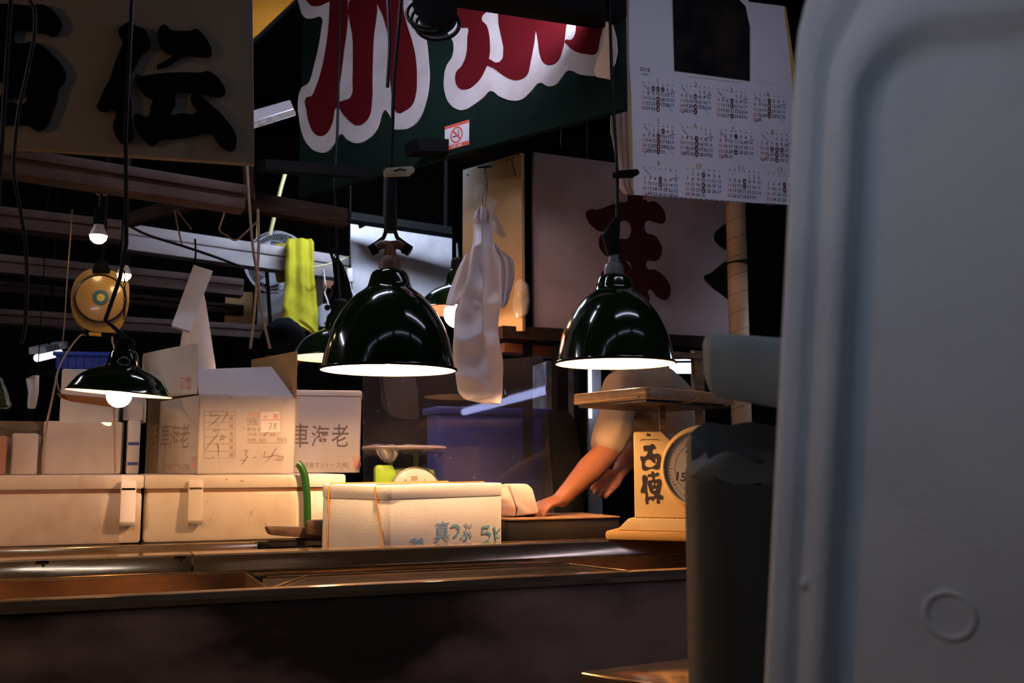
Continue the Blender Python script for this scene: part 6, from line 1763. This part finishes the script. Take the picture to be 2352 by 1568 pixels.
def hand_piece(w, fdir, palm, side, curl=0.5, s=1.0):
    """palm, four unequal fingers with two knuckle bends each and a thumb from the side of the palm"""
    fdir = fdir.normalized(); palm = (palm - fdir * palm.dot(fdir)).normalized(); ac = fdir.cross(palm) * side
    pcs = []
    J = {'pelvis': (w, 0.026 * s), 'b': (w + fdir * 0.045 * s, (0.040 * s, 0.017 * s)), 'c': (w + fdir * 0.085 * s, (0.042 * s, 0.015 * s))}
    m_ = MB()
    R_ = []
    for d_, hw, hh in ((-0.01, 0.026, 0.02), (0.02, 0.032, 0.019), (0.05, 0.040, 0.017), (0.085, 0.043, 0.014), (0.098, 0.040, 0.009)):
        R_.append([w + fdir * d_ * s + ac * math.cos(2 * PI * k / 16) * hw * s + palm * math.sin(2 * PI * k / 16) * hh * s for k in range(16)])
    m_.rings(R_)
    def dump(m_):
        m_.bm.verts.index_update()
        r = ([v.co.copy() for v in m_.bm.verts], [[v.index for v in f.verts] for f in m_.bm.faces]); m_.bm.free(); return r
    pcs.append(dump(m_))
    for k, (off, ln) in enumerate(((0.031, 0.075), (0.0105, 0.084), (-0.0105, 0.078), (-0.031, 0.062))):
        p0 = w + fdir * 0.075 * s + ac * off * s
        a1 = curl * (0.7 + 0.1 * k); d0 = fdir
        pts = [p0, p0 + fdir * 0.018 * s]
        ang = 0
        for seg, f_ in ((0.45, 0.7), (0.32, 0.9), (0.23, 0.6)):
            ang += a1 * f_
            pts.append(pts[-1] + (fdir * math.cos(ang) + palm * math.sin(ang)) * ln * seg * s)
        m_ = MB(); m_.tube(pts, [0.0095 * s, 0.0098 * s, 0.009 * s, 0.0082 * s, 0.006 * s], 10); pcs.append(dump(m_))
    p0 = w + fdir * 0.022 * s + ac * 0.028 * s
    td = (fdir * 0.62 + ac * 0.6 + palm * 0.5).normalized()
    m_ = MB(); m_.tube([p0, p0 + td * 0.034 * s, p0 + td * 0.058 * s + fdir * 0.012 * s, p0 + td * 0.068 * s + fdir * 0.034 * s], [0.015 * s, 0.0125 * s, 0.0105 * s, 0.0075 * s], 10); pcs.append(dump(m_))
    return pcs

# ---- the man leaning over the board
px3 = lambda x, y, Y: at(x, y, Y)
sh_n, el_n, wr_n = px3(1432, 892, 3.86), px3(1392, 1040, 3.78), px3(1288, 1146, 3.50)
sh_f, el_f, wr_f = px3(1452, 880, 4.24), px3(1455, 1030, 4.12), px3(1420, 1088, 3.90)
neck, chest, waist, pelvis = px3(1440, 850, 4.04), px3(1490, 905, 4.05), px3(1545, 1010, 4.12), px3(1565, 1110, 4.16)
hd = px3(1418, 795, 4.0)
J = {'pelvis': (pelvis, (0.15, 0.11)), 'waist': (waist, (0.14, 0.1)), 'chest': (chest, (0.15, 0.105)), 'neck0': (neck * 0.75 + chest * 0.25, (0.10, 0.07)), 'neck': (neck * 0.8 + hd * 0.2, 0.055), 'hd': (hd * 0.75 + neck * 0.25, 0.055),
     'sn': (sh_n, 0.062), 'en': (el_n, 0.049), 'fn': (el_n * 0.62 + wr_n * 0.38, 0.050), 'gn': (el_n * 0.25 + wr_n * 0.75, 0.036), 'wn': (wr_n, 0.029),
     'sf': (sh_f, 0.062), 'ef': (el_f, 0.046), 'ff': (el_f * 0.6 + wr_f * 0.4, 0.044), 'wf': (wr_f, 0.028)}
for sgn, n_ in ((-1, 'l'), (1, 'r')):
    hp = pelvis + V((0.0, 0.09 * sgn, -0.06))
    kn = V((hp.x - 0.02, hp.y + 0.01 * sgn, 0.50)); an = V((hp.x + 0.02, hp.y + 0.01 * sgn, 0.09)); toe = V((an.x - 0.15, an.y, 0.035))
    J['h' + n_] = (hp, 0.095); J['k' + n_] = (kn, 0.062); J['a' + n_] = (an, 0.045); J['t' + n_] = (toe, 0.034)
E_ = [('pelvis', 'waist'), ('waist', 'chest'), ('chest', 'neck0'), ('neck0', 'neck'), ('neck', 'hd'), ('chest', 'sn'), ('sn', 'en'), ('en', 'fn'), ('fn', 'gn'), ('gn', 'wn'), ('chest', 'sf'), ('sf', 'ef'), ('ef', 'ff'), ('ff', 'wf')]
for n_ in 'lr':
    E_ += [('pelvis', 'h' + n_), ('h' + n_, 'k' + n_), ('k' + n_, 'a' + n_), ('a' + n_, 't' + n_)]
SIDE = V((0.1, 1, 0))
man = thing('person', 'man in a cream short sleeved shirt leaning down with one hand on the wrapped fish', 'person', V((pelvis.x, pelvis.y, 0)))
pcs = skin_body('b', J, E_, SIDE)
hp_, hf, hs, hu = head_piece(hd, V((-0.80, -0.12, -0.42)), V((-0.42, 0.05, 0.85)))
pcs += hp_
fd_n = (px3(1246, 1160, 3.43) - wr_n).normalized()
pcs += hand_piece(wr_n, fd_n, V((-0.25, -0.2, -1)), -1, 0.6, 1.0)
pcs += hand_piece(wr_f, (px3(1386, 1118, 3.8) - wr_f), V((-0.4, 0.3, -0.6)), -1, 0.35, 1.0)
part('body', fuse(pcs, 0.0055), M['skin'], man, smooth=180)
# shirt: trunk and two sleeves, one cloth
JS = {k: J[k] for k in ('pelvis', 'waist', 'chest', 'neck0', 'sn', 'sf')}
sl_n = sh_n * 0.16 + el_n * 0.84; sl_f = sh_f * 0.2 + el_f * 0.8
JS = {'pelvis': (pelvis + V((0, 0, -0.02)), (0.17, 0.13)), 'waist': (waist, (0.165, 0.125)), 'chest': (chest, (0.175, 0.13)), 'neck0': (neck * 0.72 + chest * 0.28, (0.11, 0.085)),
      'sn': (sh_n, 0.076), 'mn': (sh_n * 0.5 + sl_n * 0.5, 0.07), 'en': (sl_n, 0.069), 'sf': (sh_f, 0.076), 'ef': (sl_f, 0.074)}
shp = skin_body('s', JS, [('pelvis', 'waist'), ('waist', 'chest'), ('chest', 'neck0'), ('chest', 'sn'), ('sn', 'mn'), ('mn', 'en'), ('chest', 'sf'), ('sf', 'ef')], SIDE)
mb = fuse(shp, 0.007, 4)
for v in mb.bm.verts:
    q = v.co
    v.co = q + V((noise.noise(V((q.x * 16, q.y * 16, q.z * 9))), noise.noise(q * 12 + V((5, 0, 0))), 0.3 * noise.noise(q * 12 + V((0, 9, 0))))) * 0.015
part('shirt', mb, M['shirt'], man, smooth=180)
ax_n = (sl_n - sh_n).normalized()
JT = {'pelvis': (pelvis, (0.168, 0.13))}
ET = []
for n_ in 'lr':
    JT['h' + n_] = (J['h' + n_][0], 0.112); JT['k' + n_] = (J['k' + n_][0], 0.082); JT['a' + n_] = (J['a' + n_][0] + V((0, 0, 0.03)), 0.07)
    ET += [('pelvis', 'h' + n_), ('h' + n_, 'k' + n_), ('k' + n_, 'a' + n_)]
part('trousers', fuse(skin_body('t', JT, ET, SIDE), 0.01, 3), M['trousers'], man, smooth=180)
def hair_cap(c, fwd, side, up, s=1.0, long_=0.0):
    rg = []
    for i in range(15):
        ph = PI / 2 - (PI * 0.62) * i / 14
        r_ = []
        for j in range(40):
            th = 2 * PI * j / 40
            x, y, z = math.cos(ph) * math.cos(th), math.cos(ph) * math.sin(th), math.sin(ph)
            fr = max(0.0, math.cos(th)) ** 2
            z = max(z, 0.42 * fr - 0.45 * (1 - fr))
            n_ = 1 + 0.05 * noise.noise(V((x * 6, y * 6, z * 6)))
            r_.append(c + (fwd * x * 0.106 + side * y * 0.087 + up * z * 0.128) * s * n_)
        rg.append(r_)
    return MB().rings(rg)
part('hair', hair_cap(hd - hf * 0.004, hf, hs, hu), M['hair'], man, smooth=180)

# ---- the person behind the cartons, only dark hair in sight
h2 = at(652, 800, 4.25)
F2 = V((0.6, 0.75, -0.15))
base = V((h2.x - 0.02, h2.y - 0.02, 0))
J = {'pelvis': (base + V((0, 0, 0.93)), (0.15, 0.12)), 'waist': (base + V((0, 0, 1.12)), (0.14, 0.11)), 'chest': (base + V((0, 0, 1.32)), (0.16, 0.12)), 'nk': (h2 + V((0, 0, -0.16)), 0.06), 'hd': (h2 + V((0, 0, -0.08)), 0.055)}
E_ = [('pelvis', 'waist'), ('waist', 'chest'), ('chest', 'nk'), ('nk', 'hd')]
sd = V((0.78, -0.62, 0))
for sgn, n_ in ((-1, 'l'), (1, 'r')):
    J['s' + n_] = (base + sd * 0.19 * sgn + V((0, 0, 1.38)), 0.06); J['e' + n_] = (base + sd * 0.24 * sgn + V((0, 0.02, 1.10)), 0.045); J['w' + n_] = (base + sd * 0.22 * sgn + V((0.08, 0.1, 0.87)), 0.03)
    J['h' + n_] = (base + sd * 0.09 * sgn + V((0, 0, 0.86)), 0.09); J['k' + n_] = (base + sd * 0.1 * sgn + V((0.02, 0.02, 0.48)), 0.06); J['a' + n_] = (base + sd * 0.1 * sgn + V((0, 0, 0.09)), 0.045); J['t' + n_] = (base + sd * 0.1 * sgn + V((0.09, 0.11, 0.035)), 0.034)
    E_ += [('chest', 's' + n_), ('s' + n_, 'e' + n_), ('e' + n_, 'w' + n_), ('pelvis', 'h' + n_), ('h' + n_, 'k' + n_), ('k' + n_, 'a' + n_), ('a' + n_, 't' + n_)]
p2 = thing('person', 'person with black hair standing in the dark behind the printed carton', 'person', base)
pcs = skin_body('b', J, E_, sd)
hp_, hf, hs, hu = head_piece(h2, F2, V((0, 0, 1)))
pcs += hp_
for sgn, n_ in ((-1, 'l'), (1, 'r')):
    pcs += hand_piece(J['w' + n_][0], V((0.3, 0.4, -1)), sd * -sgn, sgn, 0.4)
part('body', fuse(pcs, 0.008), M['skin'], p2, smooth=180)
JC = {k: (v[0], tuple(r + 0.02 for r in v[1]) if isinstance(v[1], tuple) else v[1] + 0.016) for k, v in J.items() if k not in ('hd', 'nk', 'tl', 'tr', 'wl', 'wr')}
JC['wl'] = (J['el'][0] * 0.15 + J['wl'][0] * 0.85, 0.045); JC['wr'] = (J['er'][0] * 0.15 + J['wr'][0] * 0.85, 0.045); JC['nk'] = (J['nk'][0] - V((0, 0, 0.06)), 0.075)
part('clothes', fuse(skin_body('c', JC, [e for e in E_ if e[0] in JC and e[1] in JC], sd), 0.01, 3), M['jacket'], p2, smooth=180)
part('hair', hair_cap(h2 - hf * 0.004, hf, hs, hu, 1.04), M['hair'], p2, smooth=180)
